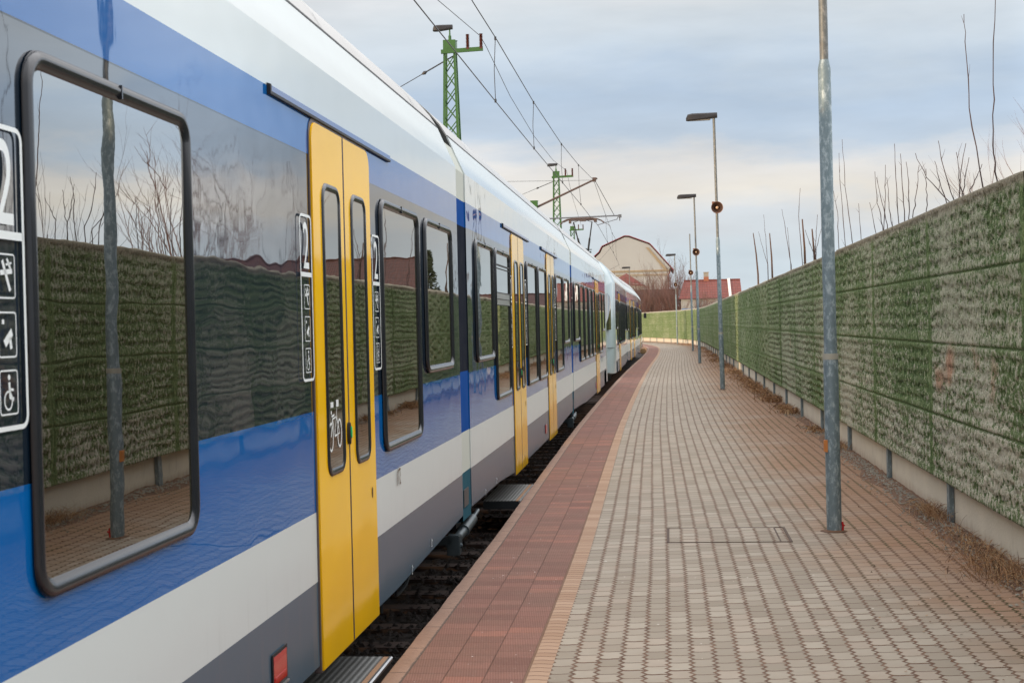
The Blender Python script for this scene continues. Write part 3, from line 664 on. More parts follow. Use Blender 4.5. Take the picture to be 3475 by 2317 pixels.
plain_collar = plain('pale_collar', (.38, .36, .30), .7, 0, .2, 15)
lamp_post(1.20, 10.86, 'nearest galvanised lamp post with an orange sticker low on its shaft', True, False, True, tilt=-.001)
lamp_post(1.205, 33.3, 'tall lamp post with flat lamp head and rusty loudspeaker, second from the camera', True, True, tilt=-.011)
lamp_post(1.13, 54.3, 'third lamp post with flat lamp head, standing just left of the second one', True, True, tilt=-.013)
lamp_post(1.25, 77.1, 'fourth lamp post, with a loudspeaker but no lamp head on top', False, True, tilt=-.006)
lamp_post(.57, 101.4, 'fifth lamp post, sunlit, with small lamp head before the lit wall', True, True, tilt=-.011)
lamp_post(-3.28, 122.5, 'farthest lamp post, showing above the train roof in front of the beige house', True, False)
mb = MB(); mb.box(-.5, .5, -.02, .02, 0, .5); mb.tube([(0, .03, -2.2), (0, .03, .5)], .03, 8)
tag(mb.build('blue_sign', M['blue_sign'], loc=(1.50, 108, 2.05)), 'small bright blue sign showing over the top of the far wall', 'sign')

# ------------------------------------------------------------------ trains
PROF = [(-.05, None), (0, .10), (0, 2.82), (-.002, 2.826), (-.055, 2.945), (-.105, 3.06), (-.135, 3.13), (-.19, 3.22), (-.28, 3.325), (-.38, 3.42), (-.60, 3.545), (-.90, 3.63), (-1.40, 3.67)]
WID = 2.8
def frame_of(P0, P1):
    d = Vector((P1[0]-P0[0], P1[1]-P0[1], 0)); return d.length, -math.atan2(d.x, d.y)
def body(name, L, parent, bottom, mat):
    """bottom: list of (s, z) for the skirt edge"""
    ss = sorted(set([round(s, 3) for s, _ in bottom]+[round(v, 3) for v in np.linspace(0, L, 8)])); ring = []
    for s in ss:
        zb = float(np.interp(s, [b[0] for b in bottom], [b[1] for b in bottom]))
        half = [(-.035, zb), (-.004, zb+.02)]+[(x, z) for x, z in PROF[2:]]
        full = half+[(-WID-x, z) for x, z in reversed(half[:-1])]
        ring.append([(x, s, z) for x, z in full])
    n = len(ring[0]); mb = MB(); vs = [p for r in ring for p in r]; fs = []
    for i in range(len(ss)-1):
        for j in range(n): fs.append((i*n+j, i*n+(j+1) % n, (i+1)*n+(j+1) % n, (i+1)*n+j))
    fs += [tuple(range(n)), tuple(range((len(ss)-1)*n, len(ss)*n))[::-1]]
    mb.add(vs, fs); return mb.build(name, mat, parent, smooth=13)
def rrect(y0, y1, z0, z1, r, n=6):
    pts = []
    for cy, cz, a0 in ((y1-r, z1-r, 0), (y0+r, z1-r, 90), (y0+r, z0+r, 180), (y1-r, z0+r, 270)):
        for k in range(n+1): a = R(a0+90*k/n); pts.append((cy+math.cos(a)*r, cz+math.sin(a)*r))
    return pts
def ring_sweep(mb, outer, width, prof, mi=0):
    """outer: closed polyline (y,z); prof list of (t 0..1 inward, height)"""
    c = (sum(p[0] for p in outer)/len(outer), sum(p[1] for p in outer)/len(outer)); n = len(outer); rings = []
    for t, h in prof:
        row = []
        for i, p in enumerate(outer):
            a = Vector(outer[i-1]); b = Vector(outer[(i+1) % n]); tg = (b-a).normalized(); nn = Vector((-tg.y, tg.x))
            if nn.dot(Vector(c)-Vector(p)) < 0: nn = -nn
            q = Vector(p)+nn*width*t; row.append((h, q.x, q.y))
        rings.append(row)
    k = len(prof); vs = [p for r in rings for p in r]; fs = []
    for a in range(k-1):
        for i in range(n): fs.append((a*n+i, a*n+(i+1) % n, (a+1)*n+(i+1) % n, (a+1)*n+i))
    return mb.add(vs, fs, mi)
CACHE = {}
def window(parent, y0, y1, z0, z1, r=.10, w=.052, name='window', slot=False):
    key = (name, round(y1-y0, 2), round(z0, 2), round(z1, 2), slot)
    if key not in CACHE:
        W = y1-y0; o = rrect(0, W, z0, z1, r)
        f = MB(); ring_sweep(f, o, w, [(a_, h_*(.5 if name == 'leaf' else .85)) for a_, h_ in ((0, .003), (0.02, .012), (.12, .020), (.36, .026), (.52, .025), (.80, .014), (1.0, .006), (1.02, .003))])
        if name == 'window': f.box(.012, .0235, W*.5-.0035, W*.5+.0035, z1-.045, z1-.004)
        p = MB(); i_ = rrect(w*.9, W-w*.9, z0+w*.9, z1-w*.9, max(.03, r-w*.9)); n = len(i_)
        p.add([(.0055, a, b) for a, b in i_], [tuple(range(n))])
        CACHE[key] = (f, p)
    f, p = CACHE[key]
    if isinstance(f, MB):
        a = f.build(name+'_frame' if name == 'window' else 'leaf_window_frame', M['frame'], None, smooth=40); b = p.build('window_pane', M['glass'], None, recalc=False)
        b.data.polygons[0].flip() if b.data.polygons[0].normal.x < 0 else None
        CACHE[key] = (a, b)
        COL.objects.unlink(a) if False else None
    else: a, b = f.copy(), p.copy(); COL.objects.link(a); COL.objects.link(b)
    # the pane carries the window; its frame (and hopper bars) hang from it
    b.name = 'window' if name == 'window' else 'leaf_window'; a.name = 'window_frame'
    b.parent = parent; b.location = (0, y0, 0); a.parent = b; a.location = (0, 0, 0)
    if slot:
        m = MB(); W = y1-y0
        m.box(.006, .014, w, W-w, z1-.16, z1-.148).box(.006, .014, w, W-w, z1-.19, z1-.184)
        m.box(.006, .012, w, W-w, 1.80, 1.91, 1).box(.012, .018, w, W-w, 1.795, 1.80).box(.012, .018, w, W-w, 1.85, 1.856).box(.012, .018, w, W-w, 1.91, 1.917)
        m.build('hopper_bar', [M['black'], M['bare_metal']], b)
    return b
def text_mesh(s, size):
    cu = bpy.data.curves.new('t', 'FONT'); cu.body = s; cu.size = size; cu.extrude = 0; o = bpy.data.objects.new('t', cu); COL.objects.link(o)
    dg = bpy.context.evaluated_depsgraph_get(); me = bpy.data.meshes.new_from_object(o.evaluated_get(dg)); bpy.data.objects.remove(o)
    v = [tuple(x.co) for x in me.vertices]; f = [tuple(p.vertices) for p in me.polygons]; return v, f
def place_text(mb, s, y0, z0, w, h, x=.0085, mi=0):
    v, f = text_mesh(s, 1.0); xs = [p[0] for p in v]; ys = [p[1] for p in v]; a, b = min(xs), max(xs); c, d = min(ys), max(ys)
    mb.add([(x, y0+(p[0]-a)/(b-a)*w, z0+(p[1]-c)/(d-c)*h) for p in v], f, mi)
def stripe(mb, pts, w, x=.0085, closed=False):
    """flat ribbon along (y,z) points"""
    n = len(pts); vs = []; fs = []
    for i, p in enumerate(pts):
        a = Vector(pts[i-1] if (i or closed) else pts[i]); b = Vector(pts[(i+1) % n] if (i < n-1 or closed) else pts[i]); tg = (b-a).normalized(); nn = Vector((-tg.y, tg.x))*w/2
        vs += [(x, p[0]-nn.x, p[1]-nn.y), (x, p[0]+nn.x, p[1]+nn.y)]
    m = n if closed else n-1
    for i in range(m): j = (i+1) % n; fs.append((2*i, 2*i+1, 2*j+1, 2*j))
    mb.add(vs, fs)
def poly(mb, pts, x=.0085): mb.add([(x, a, b) for a, b in pts], [tuple(range(len(pts)))])
def circ(cy, cz, ry, rz, n=20, a0=0, a1=360): return [(cy+math.cos(R(a0+(a1-a0)*k/n))*ry, cz+math.sin(R(a0+(a1-a0)*k/n))*rz) for k in range(n + (0 if a1-a0 == 360 else 1))]
def door_sign(parent, y0, y1, simple=False):
    mb = MB(); z0, z1 = 1.375, 2.112
    stripe(mb, rrect(y0+.006, y1-.006, z0+.006, z1-.006, .028, 4), .012, closed=True)
    stripe(mb, [(y0+.006, 1.846), (y1-.006, 1.846)], .020)
    c = (y0+y1)/2; w = (y1-y0)
    place_text(mb, '2', c-.045, 1.872, .094, .205)
    for zb, zt in ((1.695, 1.80), (1.553, 1.66), (1.415, 1.52)): stripe(mb, rrect(c-.046, c+.046, zb, zt, .008, 2), .004, closed=True)
    # passenger with folded pram, camera, wheelchair
    stripe(mb, [(c-.018, 1.785), (c+.020, 1.712)], .011); stripe(mb, [(c-.030, 1.755), (c+.032, 1.760)], .012); stripe(mb, [(c+.006, 1.79), (c+.024, 1.765)], .008); stripe(mb, [(c+.0, 1.775), (c+.03, 1.78)], .005)
    poly(mb, [(c-.022, 1.592), (c+.020, 1.622), (c+.028, 1.605), (c-.010, 1.576)]); stripe(mb, [(c+.012, 1.60), (c+.018, 1.572)], .012); poly(mb, [(c-.028, 1.632), (c-.016, 1.632), (c-.016, 1.643), (c-.028, 1.643)])
    stripe(mb, circ(c-.004, 1.448, .020, .022, 14), .005, closed=True); stripe(mb, [(c+.002, 1.492), (c+.006, 1.455), (c+.024, 1.45)], .010); poly(mb, circ(c+.002, 1.504, .007, .007, 8)); stripe(mb, [(c+.004, 1.475), (c+.024, 1.473)], .006)
    o = mb.build('class_sign', M['white_mark'], parent, recalc=False); return o
def bike(parent):
    mb = MB(); x = .0095
    stripe(mb, circ(6.488, 1.10, .040, .064, 22), .0115, x, True); stripe(mb, circ(6.660, 1.108, .040, .064, 22), .0115, x, True)
    stripe(mb, [(6.488, 1.10), (6.520, 1.182), (6.600, 1.19), (6.560, 1.10), (6.520, 1.182)], .011, x); stripe(mb, [(6.600, 1.19), (6.660, 1.108), (6.560, 1.10)], .011, x); stripe(mb, [(6.505, 1.195), (6.56, 1.20)], .010, x); stripe(mb, [(6.61, 1.23), (6.600, 1.19)], .007, x)
    for (a, b, c, d) in ((6.487, 6.545, 1.236, 1.262), (6.60, 6.65, 1.235, 1.268), (6.490, 6.508, 1.205, 1.222)): poly(mb, [(a, c), (b, c), (b, d), (a, d)], x)
    return mb.build('bicycle_sign', M['white_mark'], parent, recalc=False)
def door(parent, y0, y1, bikes=False, zt=2.545):
    c = (y0+y1)/2; W = (y1-y0)/2
    mb = MB(); o = rrect(y0-.014, y1+.014, .04, zt+.016, .08); n = len(o)
    o = [(p[0], p[1]) for p in o if p[1] > .5] ; o = o+[(y0-.014, .055), (y1+.014, .055)]
    mb.add([(.0035, a, b) for a, b in o]+[(-.03, a, b) for a, b in o], [tuple(range(len(o)))]+[(i, (i+1) % len(o), len(o)+(i+1) % len(o), len(o)+i) for i in range(len(o))])
    d = mb.build('door', M['seal'], parent, loc=(0, 0, 0))
    for k, (a, b) in enumerate(((y0, c-.011), (c+.011, y1))):
        r = .085; pts = [(a, .062), (b, .062)]
        if k == 0: pts += [(b, zt)]+[(a+r-math.sin(R(t))*r, zt-r+math.cos(R(t))*r) for t in (0, 22, 45, 68, 90)]
        else: pts += [(b-r+math.cos(R(t))*r, zt-r+math.sin(R(t))*r) for t in (0, 22, 45, 68, 90)]+[(a, zt)]
        m = MB(); m.prism(pts, 'x', -.02, .012); lf = m.build('door_leaf', M['yellow'], d, bevel=.003)
        e = .125; window(lf, a+e+(.035 if k == 0 else 0)-.0, b-e+.03-(.045 if k else 0), .915, 2.285, .085, .040, 'leaf')
    for ch in d.children: 
        for g in ch.children:
            g.location.x = .0095
    mb = MB(); mb.box(-.018, .0128, c-.0105, c+.0105, .07, zt-.004); mb.build('centre_seal', M['seal_dark'], d)
    mb = MB(); pr = [(c+(-.035)+math.cos(R(a))*.018, 1.09+math.sin(R(a))*.055) for a in range(0, 360, 30)]; mb.prism(pr, 'x', .010, .028)
    mb.build('button_box', M['black'], d, bevel=.002)
    mb = MB(); pr = [(c-.028+math.cos(R(a))*.010, 1.095+math.sin(R(a))*.028) for a in range(0, 360, 30)]; mb.prism(pr, 'x', .028, .033); mb.build('door_button', M['green_led'], d)
    mb = MB(); pr = [(y1-.115+math.cos(R(a))*.012, .735+math.sin(R(a))*.028) for a in range(0, 360, 30)]; mb.prism(pr, 'x', .0121, .0145); mb.build('door_lock', M['brown_mark'], d)
    if bikes: bk = bike(d); bk.location.x = .009; bk.location.y = y0-6.27
    return d
def awning(parent, a, b):
    mb = MB(); mb.prism([(.0, 2.602), (.012, 2.596), (.014, 2.572), (.0, 2.572)], 'y', a, b); mb.prism([(.0, 2.5715), (.015, 2.5715), (.014, 2.560), (.0, 2.560)], 'y', a, b, 1)
    mb.prism([(.0, 2.604), (.016, 2.598), (.016, 2.559), (.0, 2.558)], 'y', a-.018, a-.001, 1)
    return mb.build('rain_gutter', [plain_blue, M['black']], parent)
plain_blue = plain('rain_gutter_blue', (.0, .06, .26), .2, 0, .1, 6, 0, 1.6, .4)
def bellows(parent, s0, s1, y_world_off=0):
    ring = []; prof = [(-.05, .09), (-.012, .10)]+[(x-.012, z) for x, z in PROF[2:]]; full = prof+[(-WID-x, z) for x, z in reversed(prof[:-1])]
    mb = MB(); n = len(full); vs = []; fs = []
    for s in (s0, s1): vs += [(x, s, z) for x, z in full]
    for j in range(n): fs.append((j, (j+1) % n, n+(j+1) % n, n+j))
    mb.add(vs, fs); b = mb.build('gangway_cover', M['bellows'], parent, smooth=13)
    full2 = [(x-.10, z-.02) for x, z in prof[:-1]]+[(-1.4, 3.60)]+[(-WID-x+.10, z-.02) for x, z in reversed(prof[:-1])]
    mb = MB(); vs = []; fs = []
    for s in (s0-.12, s1+.12): vs += [(x, s, z) for x, z in full2]
    for j in range(n): fs.append((j, (j+1) % n, n+(j+1) % n, n+j))
    mb.add(vs, fs); mb.build('gangway_bellows', M['black'], parent)
    # weathered latch near the foot of the cover
    mb = MB(); mb.box(-.012, -.004, s0+.03, s1-.16, .20, .34); mb.build('cover_latch', M['grey_metal'], b, bevel=.003)
def gutter_line(parent, L):
    mb = MB(); mb.prism([(-.130, 3.122), (-.131, 3.130), (-.137, 3.139), (-.145, 3.135), (-.140, 3.115)], 'y', .02, L-.02)
    return mb.build('roof_seam', M['black'], parent)
def roof_seams(parent, ss):
    for s in ss:
        mb = MB(); pr = [(x+(.003), z+.003) for x, z in PROF[6:]]
        vs = []; 
        for dy in (-.006, .006): vs += [(x, s+dy, z) for x, z in pr]
        n = len(pr); mb.add(vs, [(j, j+1, n+j+1, n+j) for j in range(n-1)]); mb.build('roof_joint', M['dark_metal'], parent, recalc=False)
def nose(parent, y_side, y_front, mirror=False):
    """driving cab: lofted nose between full section at y_side and the flat front at y_front"""
    sg = 1 if y_front > y_side else -1; D = abs(y_front-y_side)
    sect = [(0, 0, 0, 0), (.35, .008, .0, 0), (.60, .03, -.04, .01), (.78, .08, -.12, .02), (.90, .16, -.28, .04), (.97, .28, -.50, .07), (1.0, .48, -.75, .10)]
    half0 = [(-.035, .10), (-.004, .12)]+[(x, z) for x, z in PROF[2:]]; rings = []
    for t, inn, top, bot in sect:
        row = []
        for x, z in half0:
            k = max(0.0, (z-2.35)/(3.67-2.35)); zz = z+top*k+bot*(1-min(1, (z-.1)/.5) if z < .6 else 0)
            lean = D*t - max(0, z-1.5)*.30*t**2
            xx = x-inn*(1+.35*k); xx = max(xx, -1.4)
            row.append((xx, y_side+sg*lean, zz))
        rings.append(row+[(-WID-x, y, z) for x, y, z in reversed(row[:-1])])
    n = len(rings[0]); mb = MB(); vs = [p for r in rings for p in r]; fs = []
    for i in range(len(rings)-1):
        for j in range(n): fs.append((i*n+j, i*n+(j+1) % n, (i+1)*n+(j+1) % n, (i+1)*n+j))
    last = len(rings)-1
    # front face as quads between mirrored halves
    h = len(half0)
    for j in range(h-1): a = last*n+j; b = last*n+j+1; c = last*n+n-1-(j+1); d = last*n+n-1-j; fs.append((a, b, c, d))
    mb.add(vs, fs); o = mb.build('cab_front', M['cabwhite'], parent, smooth=30)
    # windscreen, seam and lower bumper
    yf = y_front
    def fy(z, x):
        inn = -x; t = float(np.interp(inn, [0, .008, .03, .08, .16, .28, .48], [0, .35, .6, .78, .9, .97, 1.0])); return y_side+sg*(D*t-max(0, z-1.5)*.30*t*t+.012)
    mb = MB(); zs = [1.41, 1.6, 1.9, 2.2, 2.38, 2.47]; xs = [-.085, -.12, -.2, -.35, -.7, -1.4, -2.1, -2.45, -2.6, -2.68, -2.715]; vs = []
    for z in zs:
        cut = .0 if z < 2.3 else (.02 if z < 2.4 else .08)
        for x in xs:
            xm = x if x >= -1.4 else -WID-x
            xm2 = xm-(cut if xm > -.3 else 0); xx = xm2 if x >= -1.4 else -WID-xm2
            vs.append((xx, fy(z, xm2)+sg*.006, z))
    m = len(xs); mb.add(vs, [(i*m+j, i*m+j+1, (i+1)*m+j+1, (i+1)*m+j) for i in range(len(zs)-1) for j in range(m-1)]); mb.build('windscreen', M['glass'], parent, smooth='all')
    mb = MB()
    for x0, x1 in ((-.02, -.10), (-.10, -.25), (-.25, -.6), (-.6, -1.4)):
        mb.beam((x0, fy(.88, x0), .88), (x1, fy(.88, x1), .88), .012, .014); mb.beam((-WID-x0, fy(.88, x0), .88), (-WID-x1, fy(.88, x1), .88), .012, .014)
    mb.build('front_seam', M['dark_metal'], parent)
    mb = MB(); a, b = sorted((y_front-sg*.55, y_front+sg*.02)); mb.box(-WID+.28, -.28, a, b, -.02, .46); mb.build('bumper_skirt', M['dark_metal'], parent, bevel=.05)
    mb = MB(); mb.tube([(-1.4, y_front-sg*.3, .42), (-1.4, y_front+sg*1.35, .42)], .11, 12); mb.box(-1.55, -1.25, min(y_front+sg*1.1, y_front+sg*1.45), max(y_front+sg*1.1, y_front+sg*1.45), .28, .58); mb.build('coupler', M['dark_metal'], parent)
    if mirror:
        mb = MB(); yb = y_side+sg*D*.8; mb.beam((.02, yb, 2.0), (.16, yb, 2.02), .03); mb.box(.10, .26, yb-.06, yb+.06, 1.86, 2.18); mb.build('cab_mirror', M['black'], parent, bevel=.01)
M['cabwhite'] = plain('cab_pale_paint', (.33, .41, .43), .22, 0, .06, 3, 0, 1.6)
def step(parent, a, b, z=-.16):
    mb = MB(); mb.box(-.30, .030, a, b, z-.006, z); o = mb.build('step_board', M['tread'], parent)
    mb = MB(); mb.box(.0305, .060, a, b, z-.006, z-.0005); mb.build('grip_strip', M['tan'], o)
    mb = MB(); mb.prism([(.0605, z-.012), (.0605, z+.001), (.072, z+.001), (.080, z-.006), (.080, z-.020)], 'y', a-.004, b+.004); mb.build('step_nosing', M['bare_metal'], o)
    mb = MB(); mb.box(-.30, .072, a, b, z-.085, z-.007); mb.build('step_case', M['dark_metal'], o, bevel=.006)
def bogie(parent, s, car_x=-1.4):
    g = MB(); 
    for sx in (-.30, -2.50):
        g.box(sx-.07, sx+.07, s-1.25, s+1.25, .02, .16); g.box(sx-.08, sx+.08, s-.3, s+.3, -.08, .2)
        for dy in (-.95, .95): g.box(sx-.09, sx+.09, s+dy-.16, s+dy+.16, -.10, .10); g.tube([(sx, s+dy-.22, .10), (sx, s+dy-.22, -.02)], .06, 10)
    b = g.build('bogie', M['dark_metal'], parent, bevel=.012)
    for sx in (-.68, -2.12):
        for dy in (-.95, .95):
            w = MB(); w.tube([(sx-.06, s+dy, .10), (sx-.02, s+dy, .10), (sx+.02, s+dy, .10), (sx+.045, s+dy, .10), (sx+.05, s+dy, .10)], [.40, .385, .385, .38, .2], 28); w.build('wheel', M['rail'], b, smooth=True)
def underparts(parent, s0, s1):
    mb = MB(); s = s0
    while s < s1-.8:
        l = random.uniform(.7, 1.5); mb.box(-2.4, -.32-random.random()*.15, s, min(s1, s+l), -.02-random.random()*.12, .2); s += l+random.uniform(.15, .5)
    mb.build('underframe_equipment', M['dark_metal'], parent, bevel=.01)
def damper(parent, s, k=1):
    """body-end damper below the skirt beside the joint; runs along the train"""
    mb = MB(); mb.tube([(-.03, s-.40, .0), (-.03, s+.0, .01)], .036, 16); mb.tube([(-.03, s+.0, .01), (-.03, s+.50, .035)], .045, 16); mb.tube([(-.03, s-.005, .01), (-.03, s+.025, .011)], .050, 16)
    mb.tube([(-.03, s+.50, .035), (-.03, s+.85, .06)], .018, 8)
    d = mb.build('damper', M['grey_metal'], parent, smooth=True)
    mb = MB(); mb.box(-.08, .015, s-.52, s-.40, -.10, .05); mb.box(-.35, -.04, s-.52, s-.44, -.02, .04); mb.box(-.07, .008, s-.42, s-.32, -.045, .03); mb.tube([(-.10, s-.46, -.03), (.03, s-.46, -.03)], .020, 10); mb.build('damper_bracket', M['grey_metal'], d, bevel=.008)
def hoses(parent, s):
    mb = MB()
    for a, w, dz in ((0, .55, .16), (.06, .75, .21), (-.35, .3, .12)):
        pts = [(-.20+.02*math.sin(k), s+a+w*k/10, .06-dz*math.sin(math.pi*k/10)) for k in range(11)]; mb.tube(pts, .011, 6)
    mb.tube([(-.18, s-.3, .08), (-.18, s-.3, -.12)], .018, 6); mb.tube([(-.18, s-.1, .08), (-.18, s-.1, -.08)], .02, 6)
    mb.build('air_hose', M['dark_metal'], parent, smooth=True)
def marks(parent, items):
    mb = MB()
    for y, z, h in items:
        stripe(mb, [(y, z), (y, z+h)], .007, .0045); stripe(mb, [(y, z+h), (y+.03, z+h*.55)], .006, .0045); stripe(mb, [(y-.012, z), (y+.014, z)], .006, .0045)
    mb.build('skirt_marking', M['white_mark'], parent, recalc=False)
class Car:
    """one carriage of a set: local s = distance along the body from its start, which lies at world Y = y0"""
    def __init__(s, train, y0, y1, bottom):
        s.T = train; s.y0 = y0; P0 = (side(y0), y0); P1 = (side(y1), y1); s.L, rz = frame_of(P0, P1); s.k = s.L/(y1-y0)
        s.loc = Vector((P0[0], P0[1], 0)) - Vector(train.location); s.rz = rz
        s.parts = []; s.flip = None
        c0 = set(bpy.data.objects); s.c0 = c0
        body('car_body', s.L, train, [((a-y0)*s.k, z) for a, z in bottom], M['paint']); gutter_line(train, s.L)
    def q(s, y): return (y-s.y0)*s.k
    def done(s):
        M4 = Matrix.Translation(s.loc) @ Matrix.Rotation(s.rz, 4, 'Z')
        for o in list(s.T.children):
            if o in s.c0: continue
            base = Matrix.Translation(o.location) @ o.rotation_euler.to_matrix().to_4x4()
            m = M4 @ base; o.location = m.to_translation(); o.rotation_euler = m.to_euler()
LONG, SHORT, TOP = .905, 1.295, 2.33
# ---- first set
T1 = empty('train', (side(0), 0, 0)); tag(T1, 'nearest blue, white and grey electric train with yellow doors, standing at the platform', 'train')
c = Car(T1, -4.0, 10.79, [(-4, .07), (8.1, .07), (10.0, .115), (10.79, .135)]); q = c.q
window(T1, q(3.39), q(4.62), .93, 2.33); window(T1, q(7.79), q(9.00), LONG, TOP); window(T1, q(9.24), q(10.41), SHORT, TOP); window(T1, q(-.3), q(.93), LONG, TOP)
door(T1, q(6.27), q(7.515), True).location.y = 0
door(T1, q(1.87), q(3.115))
awning(T1, q(5.63), q(8.12)); awning(T1, q(1.25), q(3.70))
door_sign(T1, q(3.165), q(3.372)); door_sign(T1, q(6.04), q(6.245)); door_sign(T1, q(7.555), q(7.755))
mb = MB(); mb.prism([(q(5.475), .175), (q(5.69), .175), (q(5.69), .318), (q(5.475), .318)], 'x', .001, .004); o = mb.build('red_reflector', M['black'], T1)
mb = MB(); mb.prism([(q(5.487), .190), (q(5.678), .190), (q(5.678), .306), (q(5.487), .306)], 'x', .0041, .0055); mb.prism([(q(5.50), .205), (q(5.665), .205), (q(5.665), .222), (q(5.50), .222)], 'x', .0057, .0075); mb.build('reflector_lens', M['red'], o, bevel=.002)
mb = MB(); mb.prism([(q(5.475), .168), (q(5.69), .168), (q(5.69), .174), (q(5.475), .174)], 'x', .001, .012); mb.build('reflector_sill', M['bare_metal'], o)
mb = MB()
for pts in ([(8.15, .77), (8.15, .685)], [(8.19, .775), (8.19, .69)], [(8.22, .775), (8.245, .735), (8.22, .72), (8.25, .685)], [(8.20, .775), (8.25, .772)], [(8.225, .69), (8.255, .69)]): stripe(mb, [(q(a), b) for a, b in pts], .012, .004)
mb.build('stencil_marking', M['brown_mark'], T1, recalc=False)
marks(T1, [(q(9.28), .155, .05), (q(8.55), .10, .055)])
step(T1, q(6.28), q(7.50)); roof_seams(T1, [q(7.15), q(9.85), q(5.3), q(3.3)])
damper(T1, q(10.95)); hoses(T1, q(8.75)); underparts(T1, q(-3), q(6.2)); bogie(T1, q(10.95)); c.done()
c = Car(T1, 11.28, 23.66, [(11.28, .14), (13.2, .125), (14.45, .075), (20.2, .075), (22.0, .115), (23.66, .14)]); q = c.q
bellows(T1, q(10.835), q(11.28)); window(T1, q(11.73), q(12.93), SHORT, TOP); window(T1, q(13.10), q(14.32), LONG, TOP, slot=True)
for a, b, z in ((16.08, 17.33, LONG), (17.52, 18.72, LONG), (20.35, 21.68, LONG), (21.86, 23.08, SHORT)): window(T1, q(a), q(b), z, TOP)
for a in (14.55, 18.85): door(T1, q(a), q(a+1.22))
for a, b in ((13.83, 16.43), (18.13, 20.76)): awning(T1, q(a), q(b))
for a, b in ((14.36, 14.52), (15.86, 16.03), (18.74, 18.83), (20.12, 20.30)): door_sign(T1, q(a), q(b))
mb = MB(); mb.prism([(q(18.22), .20), (q(18.40), .20), (q(18.40), .315), (q(18.22), .315)], 'x', .001, .008); mb.build('red_reflector', M['red'], T1, bevel=.002)
marks(T1, [(q(12.1), .155, .05), (q(12.9), .165, .05)])
step(T1, q(14.2), q(15.65)); roof_seams(T1, [q(12.6), q(14.6), q(17.0), q(19.2), q(21.5)]); damper(T1, q(23.9)); hoses(T1, q(20.9)); underparts(T1, q(14.6), q(21.4)); bogie(T1, q(23.8)); c.done()
c = Car(T1, 24.0, 35.9, [(24, .14), (25.5, .12), (27.5, .075), (34.8, .075), (34.86, .40), (35.9, .42)]); q = c.q
bellows(T1, q(23.7), q(24.0))
for a, b, z in ((24.42, 25.72, SHORT), (25.88, 27.05, LONG), (27.30, 28.42, LONG), (28.68, 29.75, LONG), (30.02, 31.08, LONG), (32.72, 33.98, LONG), (34.15, 35.35, 1.41)): window(T1, q(a), q(b), z, TOP)
door(T1, q(31.28), q(32.52)); awning(T1, q(30.62), q(33.15)); door_sign(T1, q(31.10), q(31.25)); door_sign(T1, q(32.56), q(32.70))
mb = MB(); place_text(mb, 'CS', q(33.3), .71, .75, .12, .004); mb.build('fleet_marking', M['dark_metal'], T1, recalc=False)
mb = MB(); mb.prism([(q(30.9), .19), (q(31.05), .19), (q(31.05), .33), (q(30.9), .33)], 'x', .001, .008); mb.build('red_reflector', M['red'], T1)
roof_seams(T1, [q(26), q(28.5), q(31), q(33.5)]); underparts(T1, q(25), q(34)); bogie(T1, q(36.2))
mb = MB(); mb.box(-.30, -.28, q(37.0), q(37.5), -.05, .40); mb.build('cab_step_plate', M['cabwhite'], T1)
nose(T1, q(35.9), q(38.0)); c.done()
# ---- second set
T2 = empty('train', (side(42), 42, 0)); tag(T2, 'farther train of the same livery with a raised pantograph, coupled behind the nearest one', 'train')
c = Car(T2, 42.9, 54.9, [(42.9, .42), (44.0, .40), (44.06, .075), (53, .075), (54.9, .14)]); q = c.q
for a, b, z in ((43.35, 44.5, 1.41), (44.66, 45.8, LONG), (47.35, 48.4, LONG), (48.68, 49.75, LONG), (50.0, 51.1, LONG), (51.4, 52.5, LONG), (52.75, 54.0, SHORT)): window(T2, q(a), q(b), z, TOP)
door(T2, q(45.95), q(47.2)); awning(T2, q(45.3), q(47.8)); nose(T2, q(42.9), q(41.1)); roof_seams(T2, [q(45), q(48), q(51), q(53)]); underparts(T2, q(44.5), q(54)); bogie(T2, q(42.6)); bogie(T2, q(55.1))
mb = MB(); place_text(mb, 'CS', q(44.6), .71, .8, .12, .004); mb.build('fleet_marking', M['dark_metal'], T2, recalc=False); c.done()
c = Car(T2, 55.4, 69.0, [(55.4, .14), (57, .075), (67, .075), (69, .14)]); q = c.q; bellows(T2, q(54.94), q(55.4))
for a, b, z in ((55.9, 57.1, SHORT), (57.4, 58.6, LONG), (60.4, 61.6, LONG), (61.9, 63.1, LONG), (64.9, 66.1, LONG), (66.4, 67.6, SHORT)): window(T2, q(a), q(b), z, TOP)
door(T2, q(58.9), q(60.15)); door(T2, q(63.4), q(64.65)); underparts(T2, q(56.5), q(68)); bogie(T2, q(69.2)); c.done()
c = Car(T2, 69.5, 85.8, [(69.5, .14), (71.5, .075), (84.3, .075), (84.4, .40), (85.8, .42)]); q = c.q; bellows(T2, q(69.05), q(69.5))
for a, b, z in ((70, 71.2, SHORT), (71.6, 72.8, LONG), (73.1, 74.3, LONG), (74.6, 75.8, LONG), (76.1, 77.3, LONG), (79.3, 80.5, LONG), (80.8, 82.0, LONG), (82.4, 83.6, LONG)): window(T2, q(a), q(b), z, TOP)
door(T2, q(77.7), q(78.95)); nose(T2, q(85.8), q(87.8), True); underparts(T2, q(71), q(84)); bogie(T2, q(86)); c.done()
